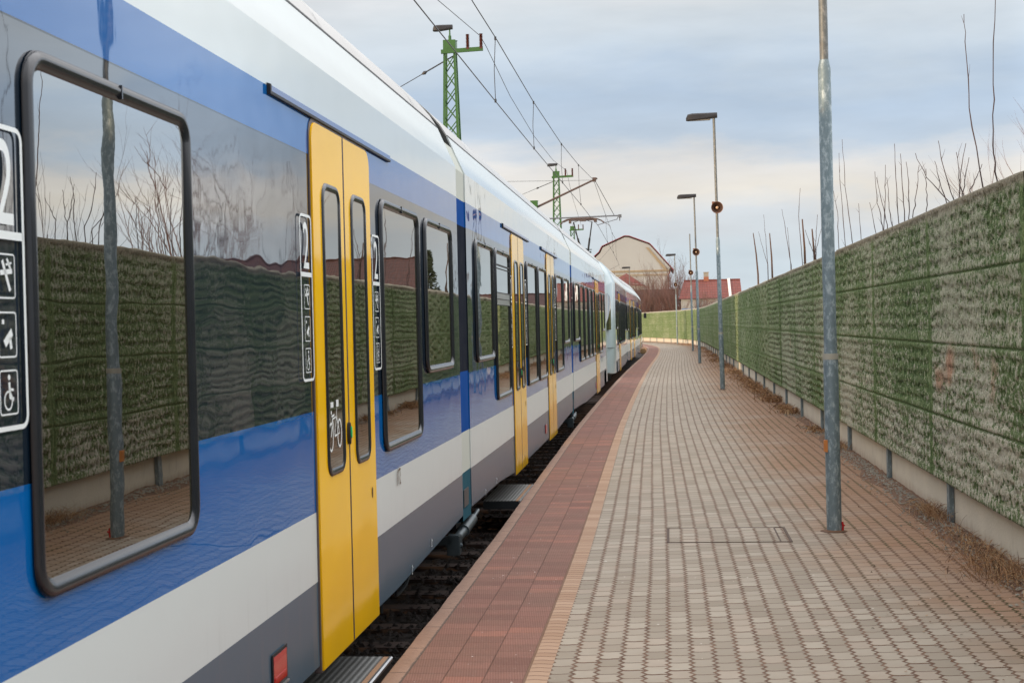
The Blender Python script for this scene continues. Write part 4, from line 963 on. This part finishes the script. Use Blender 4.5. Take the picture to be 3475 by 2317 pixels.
def pantograph():
    px = side(50)-1.32; loc = (px-T2.location.x, 50-T2.location.y, 0)
    mb = MB(); mb.box(-.45, .45, -.9, .9, 3.70, 3.78); mb.tube([(-.35, -.6, 3.60), (-.35, -.6, 3.74)], .05, 8); mb.tube([(.35, -.6, 3.60), (.35, -.6, 3.74)], .05, 8); mb.tube([(.35, .6, 3.60), (.35, .6, 3.74)], .05, 8); mb.tube([(-.35, .6, 3.60), (-.35, .6, 3.74)], .05, 8)
    mb.box(-.10, .10, -.25, .25, 3.78, 4.05)
    p = mb.build('pantograph', M['dark_metal'], T2, loc=loc)
    mb = MB(); mb.box(-.09, .13, -.08, .08, 4.04, 4.24); mb.beam((-.2, 0, 4.2), (.3, 0, 4.2), .03); mb.box(.12, .28, -.04, .04, 4.08, 4.14); mb.tube([(0, .8, 3.8), (0, 0, 4.12)], .05, 8); mb.build('elbow', M['grey_metal'], p)
    mb = MB()
    for sx, bx in ((-.33, -.07), (.34, .16)): mb.tube([(bx, 0, 4.10), (sx*.97, 0, 5.18)], [.030, .020], 8); mb.tube([(bx+(sx-bx)*.02, 0, 4.12), (bx+(sx-bx)*.42, 0, 4.60)], .036, 8)
    mb.tube([(-.33, 0, 5.16), (-.13, 0, 5.23)], .01, 5); mb.tube([(.33, 0, 5.16), (.14, 0, 5.23)], .01, 5); mb.tube([(-.05, 0, 4.3), (-.35, 0, 5.0), (-.33, 0, 5.18)], .008, 5); mb.build('upper_arm', M['black'], p)
    mb = MB(); mb.tube([(-.78, 0, 5.12), (-.70, 0, 5.21), (-.55, 0, 5.275), (-.35, 0, 5.30), (0, 0, 5.305), (.35, 0, 5.30), (.50, 0, 5.275), (.66, 0, 5.21), (.74, 0, 5.13)], .024, 8)
    mb.tube([(-.45, 0, 5.225), (.45, 0, 5.235)], .016, 6); mb.box(-.10, .12, -.12, .12, 5.20, 5.25); mb.box(-.48, -.40, -.15, .15, 5.14, 5.25); mb.box(.40, .50, -.15, .15, 5.16, 5.27)
    mb.tube([(-.7, .25, 5.20), (-.5, .25, 5.28), (.5, .25, 5.28), (.7, .25, 5.2)], .02, 6); mb.tube([(.70, .1, 5.2), (.95, .12, 5.02), (.97, .12, 4.92)], .008, 5); mb.tube([(-.70, .1, 5.16), (-.98, .12, 5.0)], .008, 5)
    mb.build('collector_head', M['tubeb'], p, smooth=True)
pantograph()
mb = MB(); mb.prism([(-.17, -.15), (.17, -.15), (.15, .10), (.10, .14), (-.10, .14), (-.15, .10)], 'y', -.45, .45)
tag(mb.build('concrete_block', M['amber'], loc=(edge(80.5)-.17, 80.5, 0), bevel=.03), 'sunlit sandy concrete block wedged between platform edge and far end of the train', 'block')

# ------------------------------------------------------------------ overhead line
def mast(x, y, ztop, label, boom=None, w=.28, arm=True, lamp=True, flip=1):
    t = empty('catenary_mast', (x, y, 0)); tag(t, label, 'mast', 'green lattice masts of the overhead line')
    zb = ztop-.24; wt, wb = w/2-.03, w/2+.16
    def hw(z): return wt+(wb-wt)*(zb-z)/(zb+.6)
    for sx in (-1, 1):
        for sy in (-1, 1): MB().beam((sx*hw(-.6), sy*hw(-.6), -.6), (sx*wt, sy*wt, zb), .052).build('leg', M['green'], t)
    mb = MB(); z = zb-.10; k = 0
    while z > .2:
        z2 = z-(.30+hw(z)*.5)
        for sy in (-1, 1):
            a, b = hw(z), hw(z2); 
            for s in (1, -1): mb.beam((-s*a, sy*a+.001*s, z), (s*b, sy*b+.001*s, z2), .012, .022)
        for sx in (-1, 1):
            a, b = hw(z), hw(z2); mb.beam((sx*a, -a, z), (sx*b, b, z2), .012, .02)
        z = z2; k += 1
    mb.build('bracing', M['green'], t)
    mb = MB(); mb.box(-w/2, w/2, -w/2, w/2, zb, ztop); mb.box(w/2-.02, w/2+.03, -.02, .02, ztop-.02, ztop+.0); mb.build('head_box', M['green'], t, bevel=.006)
    if arm:
        mb = MB(); mb.beam((-w/2-.04, -w/2-.03, zb-.03), (.76, -w/2-.03, zb+.0), .05, .09); a = mb.build('cross_arm', M['green'], t)
        for ix in (.42, .72):
            m = MB(); pts = []; rr = []
            for i in range(19): pts.append((ix, -w/2-.03, zb+.05+i*.0155)); rr.append(.024 if i % 2 else .046)
            m.tube(pts, rr, 10); m.box(ix-.03, ix+.03, -w/2-.06, -w/2, zb+.0, zb+.05, 0); m.build('insulator', M['insul'], a, smooth=True)
    if lamp:
        MB().tube([(.0, 0, ztop), (.0, 0, ztop+.10), (.0, 0, ztop+.14), (.0, 0, ztop+.27)], [.035, .035, .018, .016], 8).build('lamp_stem', M['green'], t)
        h = lamp_head_mesh(MB()).build('lamp_head', M['lamp'], t, smooth=30, loc=(.03, 0, ztop+.26)); h.scale = (.62, .8, .8)
    return t
mast(-4.72, 31.5, 7.98, 'nearest green lattice mast with lamp and insulator bracket, above the first carriages')
mast(-4.75, 62.0, 8.27, 'second green lattice mast with a lamp on top, crossed by the brown boom')
mast(-6.21, 94.0, 8.06, 'farthest green lattice mast, without lamp, seen beside the raised pantograph', lamp=False)
t = mast(-5.05, 54.5, 6.37, 'green mast head carrying the slanting brown cantilever boom over the track', arm=False, lamp=False)
mb = MB(); mb.tube([(.1, 0, -.28+6.4), (2.45, 0, 7.15)], [.045, .035], 8); mb.box(2.26, 2.40, -.05, .05, 7.02, 7.18); mb.build('cantilever_boom', M['tubeb'], t)
mb = MB(); mb.tube([(.1, 0, 5.66), (3.30, 0, 5.70)], .028, 8); mb.box(3.22, 3.34, -.05, .05, 5.62, 5.74); mb.tube([(3.27, 0, 5.68), (3.27, 0, 5.50)], .02, 6); mb.tube([(3.16, 0, 5.56), (2.4, 0, 5.36)], .014, 6); mb.tube([(3.2, 0, 5.66), (3.16, 0, 5.54)], .012, 6); mb.build('registration_tube', M['tubeg'], t)
mb = MB(); mb.tube([(2.35, 0, 7.08), (3.06, 0, 5.72)], .012, 5); mb.build('stay_rod', M['wire'], t)
def wirething(name, pts, r, label, cat, drops=None, group=None):
    t = MB().tube(pts, r, 5).build(name, M['wire']); tag(t, label, cat, group)
    for a, b in (drops or []):
        mb = MB(); mid = ((a[0]+b[0])/2-.02, (a[1]+b[1])/2, (a[2]+b[2])/2); mb.tube([a, mid, b], .0065, 5); mb.tube([(a[0], a[1], a[2]-.03), (a[0], a[1], a[2]+.03)], .018, 6); mb.tube([(b[0], b[1], b[2]-.03), (b[0], b[1], b[2]+.03)], .018, 6); mb.build('dropper', M['wire'], t)
    return t
wirething('contact_wire', [(-2.95, -12, 5.35), (-2.82, 16.1, 5.35), (-2.80, 23.7, 5.35), (-2.77, 30.2, 5.35), (-2.72, 37.7, 5.35), (-2.67, 44.8, 5.35), (-2.65, 50, 5.335), (-2.62, 54.5, 5.36), (-2.85, 75, 5.35), (-3.1, 92, 5.35), (-5.2, 110, 5.35), (-8, 122, 5.35), (-13, 140, 5.35)], .0085, 'lower overhead wire running above the train roof to the pantograph', 'wire')
wirething('messenger_wire', [(-2.9, -8, 7.3), (-2.85, 6, 6.9), (-2.85, 14, 6.65), (-2.85, 21.5, 6.52), (-2.78, 23.67, 6.42), (-2.76, 30.2, 6.34), (-2.73, 37.7, 6.38), (-2.72, 44.8, 6.60), (-2.74, 54.5, 7.08), (-2.8, 66, 6.6), (-2.9, 76, 6.4), (-3.0, 84, 6.5), (-3.3, 94, 7.0), (-5.2, 110, 6.5), (-8, 122, 6.9)], .0085, 'upper sagging overhead wire with hanging droppers, rightmost of the wires at the top', 'wire',
    drops=[((-2.78, 23.67, 6.40), (-2.80, 23.67, 5.36)), ((-2.76, 30.2, 6.33), (-2.77, 30.2, 5.36)), ((-2.73, 37.7, 6.37), (-2.72, 37.7, 5.36)), ((-2.72, 44.8, 6.59), (-2.67, 44.8, 5.36)), ((-2.80, 66, 6.6), (-2.74, 66, 5.36)), ((-2.9, 76, 6.4), (-2.86, 76, 5.36)), ((-3.0, 84, 6.5), (-2.98, 84, 5.36))])
wirething('feeder_wire', [(-4.7, 0, 8.15), (-4.5, 16, 7.8), (-4.36, 27.6, 8.0), (-4.02, 31.35, 8.03), (-3.99, 32.2, 7.95), (-4.1, 38, 7.75), (-4.2, 46, 7.70), (-4.25, 54, 7.85), (-4.28, 61.85, 8.27), (-4.6, 70, 7.9), (-5.0, 80, 7.9), (-5.6, 93.8, 8.1)], .008, 'overhead feeder wire held by the brown insulators beside the green masts', 'wire')
for (a, b, lb) in (((-4.63, 31.5, 7.65), (-9.5, 31.5, 5.1), 'thin stay wire slanting down left from the nearest green mast'), ((-4.85, 62, 7.85), (-10, 62, 5.9), 'thin stay wire slanting down left from the second green mast')):
    d = Vector(b)-Vector(a); m = Vector(a)+d*.14; w = MB(); w.tube([a, b], .009, 5); w.tube([m-d*.012, m, m+d*.012], [.015, .045, .015], 8); w.tube([a, m], .016, 5); tag(w.build('stay_wire', M['wire']), lb, 'wire')
for x in (-10.0, -9.6):
    pass
wirething('span_wire', [(-9.6, 54.5, 7.22), (-5.0, 54.5, 7.12), (-2.75, 54.5, 7.08)], .007, 'thin nearly level wire reaching left from the tip of the brown boom', 'wire')
# plain posts on the far side of the tracks that the stays run to (hidden behind the train)
for y, z, lb in ((31.5, 5.3, 'grey anchor post behind the train, level with the nearest green mast'), (62.0, 6.1, 'grey anchor post behind the train, level with the second green mast'), (54.5, 7.3, 'grey anchor post behind the train, level with the brown boom')):
    tag(MB().tube([(-9.6 if y != 62 else -10, y, -.6), (-9.6 if y != 62 else -10, y, z)], [.14, .10], 10).build('anchor_post', M['galv']), lb, 'post')

# ------------------------------------------------------------------ buildings
gable_plaster = plain('pale_gable_plaster', (.37, .385, .39), .9, 0, .09, .35)
def gable_house():
    t = empty('gabled_house', (-4.6, 190, 0)); tag(t, 'large beige house with broken gambrel gable and dark red verge, behind the train', 'house')
    out = [(-5.1, -.6), (4.75, -.6), (4.75, 8.55), (4.95, 8.78), (2.4, 11.75), (2.15, 11.95), (-.45, 12.95), (-1.0, 13.0), (-3.95, 11.72), (-4.3, 11.0), (-6.2, 9.3), (-6.2, -.6)]
    mb = MB(); mb.prism(out, 'y', 0, 16); mb.build('wall', gable_plaster, t)
    rl = [(5.35, 8.45), (2.45, 11.85), (2.2, 12.08), (-.42, 13.10), (-1.02, 13.15), (-4.05, 11.85), (-4.45, 11.1), (-6.7, 9.15)]
    mb = MB()
    for i in range(len(rl)-1):
        a, b = rl[i], rl[i+1]; d = Vector((b[0]-a[0], b[1]-a[1])).normalized(); n = Vector((-d.y, d.x))*.09
        if n.y < 0: n = -n
        mb.prism([(a[0], a[1]), (b[0], b[1]), (b[0]+n.x, b[1]+n.y), (a[0]+n.x, a[1]+n.y)], 'y', -.12, 16.3)
    mb.build('roof', M['verge'], t)
    mb = MB(); mb.prism([(x, z) for x, z in ((4.6, 8.6), (2.15, 11.5), (1.75, 11.6), (4.1, 8.6))], 'y', -.10, -.0); mb.box(-6.2, 4.75, -.14, 0, 8.35, 8.55); mb.box(-6.2, 4.75, -.08, 0, 7.85, 7.98); mb.build('cornice', plain_cornice, t)
    for x0, x1 in ((-1.1, 4.4), (-4.9, -2.4)):
        f = MB(); f.box(x0, x1, -.06, .0, 1.0, 7.7); f.build('wall_panel', M['white_plaster'] if False else M['cream'], t)
        m = MB(); m.beam((x0, -.08, 7.72), (x1, -.08, 7.72), .06); m.beam((x0, -.08, 1), (x0, -.08, 7.7), .06); m.build('panel_trim', M['chim'], t)
    mb = MB(); mb.tube([(4.95, -.1, 8.4), (4.85, -.12, 8.05), (4.65, -.1, 7.9), (4.65, -.1, 0)], .07, 8); mb.build('downpipe', M['verge'], t)
    mb = MB(); mb.box(-.2, .4, -.05, 0, 9.9, 10.9); 
    return t
plain_cornice = plain('ochre_cornice', (.30, .24, .16), .85, 0, .2, 1)
gable_house()
def annex():
    t = empty('hipped_outbuilding', (-4.9, 168, 0)); tag(t, 'small pale outbuilding with a red pyramid roof in front of the beige gabled house', 'house')
    MB().box(-1.9, 2.1, 0, 4, 0, 6.2).build('wall', M['cream'], t)
    mb = MB(); mb.add([(-2.2, -.3, 6.2), (2.35, -.3, 5.85), (2.35, 4.3, 5.85), (-2.2, 4.3, 6.2), (0, 2, 7.5)], [(0, 1, 4), (1, 2, 4), (2, 3, 4), (3, 0, 4), (0, 3, 2, 1)]); mb.build('roof', M['tile_red'], t)
    mb = MB(); mb.beam((-.3, -.35, 7.0), (2.6, -.35, 5.65), .10, .12); mb.build('verge_board', M['verge'], t)
annex()
def ridge_house(name, x0, x1, y, zr, ze, dep, mat, wallm, label, verges=(), chim=None, hipl=False, windows=True):
    t = empty(name, ((x0+x1)/2, y, 0)); tag(t, label, 'house'); h = (x1-x0)/2
    MB().box(-h+.2, h-.2, -dep/2+.3, dep/2-.3, -.1, ze+.05).build('wall', wallm, t)
    hl = .5 if hipl else 0
    mb = MB(); mb.add([(-h, -dep/2, ze), (h, -dep/2, ze), (h, dep/2, ze), (-h, dep/2, ze), (-h+hl, 0, zr), (h, 0, zr)], [(0, 1, 5, 4), (2, 3, 4, 5), (0, 4, 3), (1, 2, 5), (0, 3, 2, 1)]); r = mb.build('roof', mat, t)
    mb = MB(); mb.tube([(-h+hl, 0, zr+.02), (h, 0, zr+.02)], .07, 8); mb.build('ridge_tiles', mat, r)
    for vx in verges:
        mb = MB(); mb.add([(vx, -dep/2, ze+.02), (vx+.22, -dep/2, ze+.02), (vx+.22, 0, zr+.03), (vx, 0, zr+.03), (vx, -dep/2, ze+.14), (vx+.22, -dep/2, ze+.14), (vx+.22, 0, zr+.14), (vx, 0, zr+.14)], [(0, 3, 2, 1), (4, 5, 6, 7), (0, 1, 5, 4), (1, 2, 6, 5), (2, 3, 7, 6), (3, 0, 4, 7)]); mb.build('verge_strip', M['white_plaster'], r)
    if chim is not None:
        c = MB().box(chim-.22, chim+.22, -.1, .35, zr-.3, zr+.32).build('chimney', M['brick'], r); MB().box(chim-.21, chim+.21, -.09, .34, zr+.32, zr+.68).box(chim-.25, chim+.25, -.12, .37, zr+.68, zr+.74).build('chimney_pot', M['chim'], c)
    if windows:
        for i in range(max(1, int((x1-x0)/2.6))):
            wx = -h+1.3+i*2.4; f = MB().box(wx-.45, wx+.45, -dep/2+.22, -dep/2+.30, 1.1, min(ze-.3, 2.3)).build('window', M['window_dark'], t); MB().box(wx-.02, wx+.02, -dep/2+.19, -dep/2+.219, 1.1, min(ze-.3, 2.3)).build('window_bar', M['white_plaster'], f)
    return t
ridge_house('red_roof_house', .9, 6.35, 127.5, 5.2, 3.55, 6, M['tile_red'], M['cream'], 'low house with bright red tiled roof and brick chimney behind the lit wall', verges=(1.6,), chim=-.25, hipl=True)
ridge_house('brown_roof_house', -4.2, .95, 146, 4.85, 3.7, 7, M['tile_brown'], M['cream'], 'long low house with a dull brown roof, half hidden behind the leafless thicket')
ridge_house('long_brown_house', 12.9, 31, 93, 6.25, 3.1, 8, M['tile_brown'], M['cream'], 'long brown roofed house behind the mossy wall, mirrored in the train windows')
ridge_house('barn', 7.3, 14, 131, 4.45, 2.6, 6, M['tile_brown'], M['cream'], 'low barn with dark brown roof hidden behind the wall, mirrored in the second carriage')
ridge_house('steep_gable_house', 27.5, 30.5, 167, 7.8, 3.5, 9, M['tile_brown'], plain_peach if False else M['cream'], 'small steep roofed house mirrored in the windows of the first carriage')

# ------------------------------------------------------------------ trees, shrubs
def twig(mb, p, d, l, r, depth, spread=.45, up=.25, n=4, kids=3):
    pts = [p]; q = p.copy(); dd = d.copy(); k = 4
    for i in range(k):
        dd = (dd+Vector((random.gauss(0, .07), random.gauss(0, .07), up*.12))).normalized(); q = q+dd*(l/k); pts.append(q.copy())
    mb.tube(pts, [r*(1-.72*i/k) for i in range(k+1)], n, cap=False)
    if depth > 0:
        for c in range(kids):
            i = random.uniform(.25, .95); j = min(k-1, int(i*k)); b = pts[j].lerp(pts[j+1], i*k-j)
            nd = (dd+Vector((random.gauss(0, spread), random.gauss(0, spread), random.uniform(-.1, .5)))).normalized()
            twig(mb, b, nd, l*random.uniform(.38, .65), r*.5, depth-1, spread, up, 3, kids)
STEMS = [
 [[(2.63, 12.85, 4.23), (2.64, 12.85, 3.91), (2.66, 12.85, 3.41), (2.75, 12.85, 2.71)]],
 [[(2.78, 12.3, 4.6), (2.77, 12.3, 4.23), (2.74, 12.3, 3.52), (2.73, 12.3, 3.01), (2.75, 12.3, 2.72)]],
 [[(2.63, 21.68, 4.26), (2.66, 21.68, 3.56), (2.75, 21.68, 2.7)], [(2.68, 22.56, 4.16), (2.7, 22.56, 3.52), (2.75, 22.56, 2.71)], [(2.68, 23.4, 3.65), (2.74, 23.4, 3.29), (2.75, 23.4, 2.85)]],
 [[(2.72, 20.69, 3.22), (2.75, 20.69, 2.7)], [(2.69, 19.29, 3.12), (2.75, 19.29, 2.69)]],
 [[(2.66, 18.64, 3.46), (2.69, 18.64, 3.06), (2.75, 18.64, 2.75)], [(2.78, 18.54, 3.53), (2.77, 18.54, 3.16), (2.75, 18.54, 2.68)], [(2.7, 17.91, 3.31), (2.72, 17.91, 3.0), (2.75, 17.91, 2.7)], [(2.63, 18.28, 3.35), (2.69, 18.28, 3.03), (2.75, 18.28, 2.75)]],
 [[(2.72, 17.4, 3.66), (2.73, 17.4, 3.26), (2.75, 17.4, 2.7)], [(2.72, 16.96, 3.49), (2.73, 16.96, 3.21), (2.75, 16.96, 2.82)], [(2.73, 16.64, 3.36), (2.75, 16.64, 3.05), (2.75, 16.64, 2.72)]],
 [[(2.83, 16.39, 3.29), (2.79, 16.39, 2.96), (2.75, 16.39, 2.72)], [(2.75, 15.52, 3.16), (2.75, 15.52, 2.94), (2.75, 15.52, 2.72)], [(2.43, 14.27, 3.19), (2.53, 14.27, 2.95), (2.75, 14.27, 2.69)]],
 [[(2.61, 14.08, 3.28), (2.65, 14.08, 3.04), (2.75, 14.08, 2.7)], [(2.64, 14.41, 3.12), (2.68, 14.41, 2.91), (2.75, 14.41, 2.71)]],
 [[(2.71, 13.68, 3.12), (2.72, 13.68, 2.88), (2.75, 13.68, 2.72)], [(2.83, 13.86, 3.22), (2.77, 13.86, 2.95), (2.75, 13.86, 2.72)], [(2.8, 13.64, 3.06), (2.77, 13.64, 2.88), (2.75, 13.64, 2.72)], [(2.87, 13.38, 2.97), (2.8, 13.38, 2.82), (2.75, 13.38, 2.71)]],
 [[(2.73, 29.65, 4.27), (2.69, 29.65, 3.7), (2.75, 29.65, 2.72)]],
 [[(2.57, 32.38, 4.06), (2.65, 32.38, 3.52), (2.75, 32.38, 2.81)], [(2.7, 32.55, 3.66), (2.75, 32.55, 2.84)]],
 [[(2.66, 39.79, 4.49), (2.7, 39.79, 3.88), (2.75, 39.79, 3.1)], [(2.52, 39.98, 4.04), (2.66, 39.98, 3.47), (2.75, 39.98, 3.14)]],
 [[(2.81, 27.11, 3.54), (2.77, 27.11, 3.13), (2.75, 27.11, 2.72)], [(2.56, 26.95, 3.25), (2.66, 26.95, 2.93), (2.75, 26.95, 2.71)], [(2.9, 27.3, 3.3), (2.78, 27.2, 2.9), (2.75, 27.1, 2.6)]]]
SL = ['tall thin bare stem with hooked tip above the wall, left of the tallest one', 'tallest bare stem above the wall, reaching the top edge at the right', 'three slender bare stems just right of the nearest lamp post, above the wall', 'two short bare stems above the wall, right of the slender three',
      'cluster of four thin bare stems above the middle of the near wall', 'three straight bare stems just right of the cluster of four', 'crossing bare stems above the wall where it starts to rise steeply', 'long leaning bare twig pair beside the crossing stems',
      'small fan of bare twigs above the wall just left of the two tallest stems', 'single slender bare stem left of the nearest lamp post, above the wall', 'pair of thin bare stems above the wall, second group left of the nearest lamp post', 'pair of bare stems above the wall near the red roof', 'short bushy bare twigs above the wall close to the nearest lamp post']
BR = 0
for st, lb in zip(STEMS, SL):
    y0 = st[0][-1][1]; t = None; mb = MB()
    for s in st:
        a, b = Vector(s[-2]), Vector(s[-1]); pts = [Vector(p) for p in s]; base = Vector((b.x+.02, b.y+random.uniform(-.05, .05), 0)); far = b.y > 25
        pts = pts+[base.lerp(b, .5), base]; n = len(pts); r1 = .0065 if b.y < 16 else (.0070 if b.y < 25 else .009); fine = []
        for i in range(n-1):
            for k in range(4):
                p = pts[i].lerp(pts[i+1], k/4); p += Vector((random.gauss(0, .004), random.gauss(0, .004), 0)); fine.append(p)
        fine.append(pts[-1]); m = len(fine); mb.tube(fine, [r1*(.35+.9*i/m)*(1.25 if i % 3 == 0 else 1) for i in range(m)], 6)
        if b.y < 30:
            for q in range(2):
                i = random.randint(1, m//2); d = Vector((random.gauss(0, .4), random.gauss(0, .5), .8)).normalized(); twig(mb, fine[i], d, random.uniform(.06, .18), r1*.4, 0)
    tag(mb.build('bare_shrub', M['bark'], recalc=False), lb, 'shrub', 'bare shrubs behind the mossy wall')
for (x, y, z0, z1, lb) in ((2.71, 29.1, 2.4, 3.6, 'cut brown stake-like stem beside the single slender stem above the wall'), (2.63, 44.23, 3.0, 4.26, 'leaning cut brown stem above the wall nearest the red roof'), (2.70, 38.2, 2.6, 3.88, 'upright cut brown stem above the wall, between the leaning one and the lamp post'), (2.71, 27.2, 2.2, 3.28, 'short cut brown stem above the wall just left of the nearest lamp post')):
    mb = MB(); mb.tube([(2.76, y, 0), (2.75, y, z0), ((x+2.75)/2+.015, y, (z0+z1)/2), (x, y, z1)], [.03, .026, .021, .012], 6); tag(mb.build('cut_stem', M['cutwood']), lb, 'stem', 'cut brown stems behind the wall')
def bush(x, y, h, nst, mat, label, spread=.35, depth=2, kids=3, group=None, r=.018, name='bare_bush'):
    mb = MB()
    for i in range(nst):
        d = Vector((random.gauss(0, spread), random.gauss(0, spread), 1)).normalized(); twig(mb, Vector((x+random.gauss(0, h*.10), y+random.gauss(0, h*.10), 0)), d, h*random.uniform(.55, 1.0), r, depth, .42, .25, 4, kids)
    return tag(mb.build(name, mat, recalc=False), label, 'bush', group)
# thicket beyond the sunlit wall
TH = [(-4.6, 131, 3.9), (-3.7, 134, 4.4), (-2.8, 131, 4.0), (-2.1, 136, 4.5), (-1.3, 132, 4.2), (-.6, 135, 5.1), (.1, 131, 4.6), (.6, 134, 4.2), (1.6, 131, 3.4), (2.5, 124, 2.9), (3.2, 121, 2.7), (3.9, 123, 2.7), (-5.4, 134, 4.1), (.5, 126, 4.3), (-1.8, 128, 4.0), (4.8, 122, 2.7)]
for i, (x, y, h) in enumerate(TH):
    bush(x, y, h*1.12, 26, M['bark_red'] if i % 3 else M['bark_grey'], 'leafless reddish brown bush of the tangled thicket above the sunlit wall', .36, 2, 5, 'bushes of the leafless thicket', r=.026)
def bare_tree(x, y, h, label, seed):
    random.seed(seed); t = empty('bare_tree', (x, y, 0)); tag(t, label, 'tree'); tr = MB(); cr = MB()
    tr.tube([(0, 0, -.1), (.03, 0, h*.25), (-.05, .03, h*.45)], [.10, .08, .055], 8, cap=False); tr.build('trunk', M['bark_grey'], t, recalc=False)
    for i in range(9):
        z = h*(.22+.25*i/9); d = Vector((random.gauss(0, .5), random.gauss(0, .5), 1.0)).normalized(); twig(cr, Vector((0, 0, z)), d, h*random.uniform(.35, .55), .035, 3, .38, .3, 4, 4)
    cr.build('crown', M['bark_grey'], t, recalc=False)
bare_tree(.55, 128, 7.3, 'taller bare tree rising out of the thicket behind the fifth lamp post', 5)
bare_tree(-1.6, 130, 6.0, 'bare spreading tree in front of the right corner of the beige gabled house', 9)
random.seed(31)
# larger branching shrubs right of the wall that the train windows mirror
for (x, y, h, ns, lb) in ((4.75, 17.6, 4.1, 3, 'big branching bare shrub mirrored at the left of the nearest window'), (5.6, 21.2, 3.7, 1, 'branching bare shrub mirrored right of the pole in the nearest window'), (7.9, 30.5, 4.5, 4, 'bushy bare shrub mirrored at the right of the nearest window'),
        (12.6, 49, 7.4, 9, 'wide bare shrub mirrored in the dark panel beside the nearest door'), (17.0, 66, 8.0, 9, 'tall bare shrub beyond the wall, mirrored left of the nearest door')):
    bush(x, y, h, ns, M['bark'] if y < 25 else M['bark_red'], lb, .22, 3, 3, 'shrubs mirrored in the train', r=.016 if y < 25 else .035)
def conifer(x, y, h):
    t = empty('conifer', (x, y, 0)); tag(t, 'dark conifer tree beyond the wall, mirrored in the first carriage windows', 'tree'); MB().tube([(0, 0, -.1), (0, 0, h*.95)], [.16, .03], 8).build('trunk', M['bark_grey'], t)
    mb = MB()
    for i in range(1500):
        z = h*random.uniform(.15, 1); r = (h-z)*.28*random.uniform(.3, 1.05)+.05; a = random.random()*6.28; p = Vector((math.cos(a)*r, math.sin(a)*r, z-r*.25)); s = random.uniform(.12, .3); d = Vector((random.gauss(0, 1), random.gauss(0, 1), random.gauss(0, .5))).normalized()*s; e = d.orthogonal().normalized()*s*.35
        mb.add([p-d, p+e, p+d, p-e], [(0, 1, 2, 3)])
    mb.build('crown', M['conifer'], t, recalc=False)
conifer(15.3, 110, 7.6)
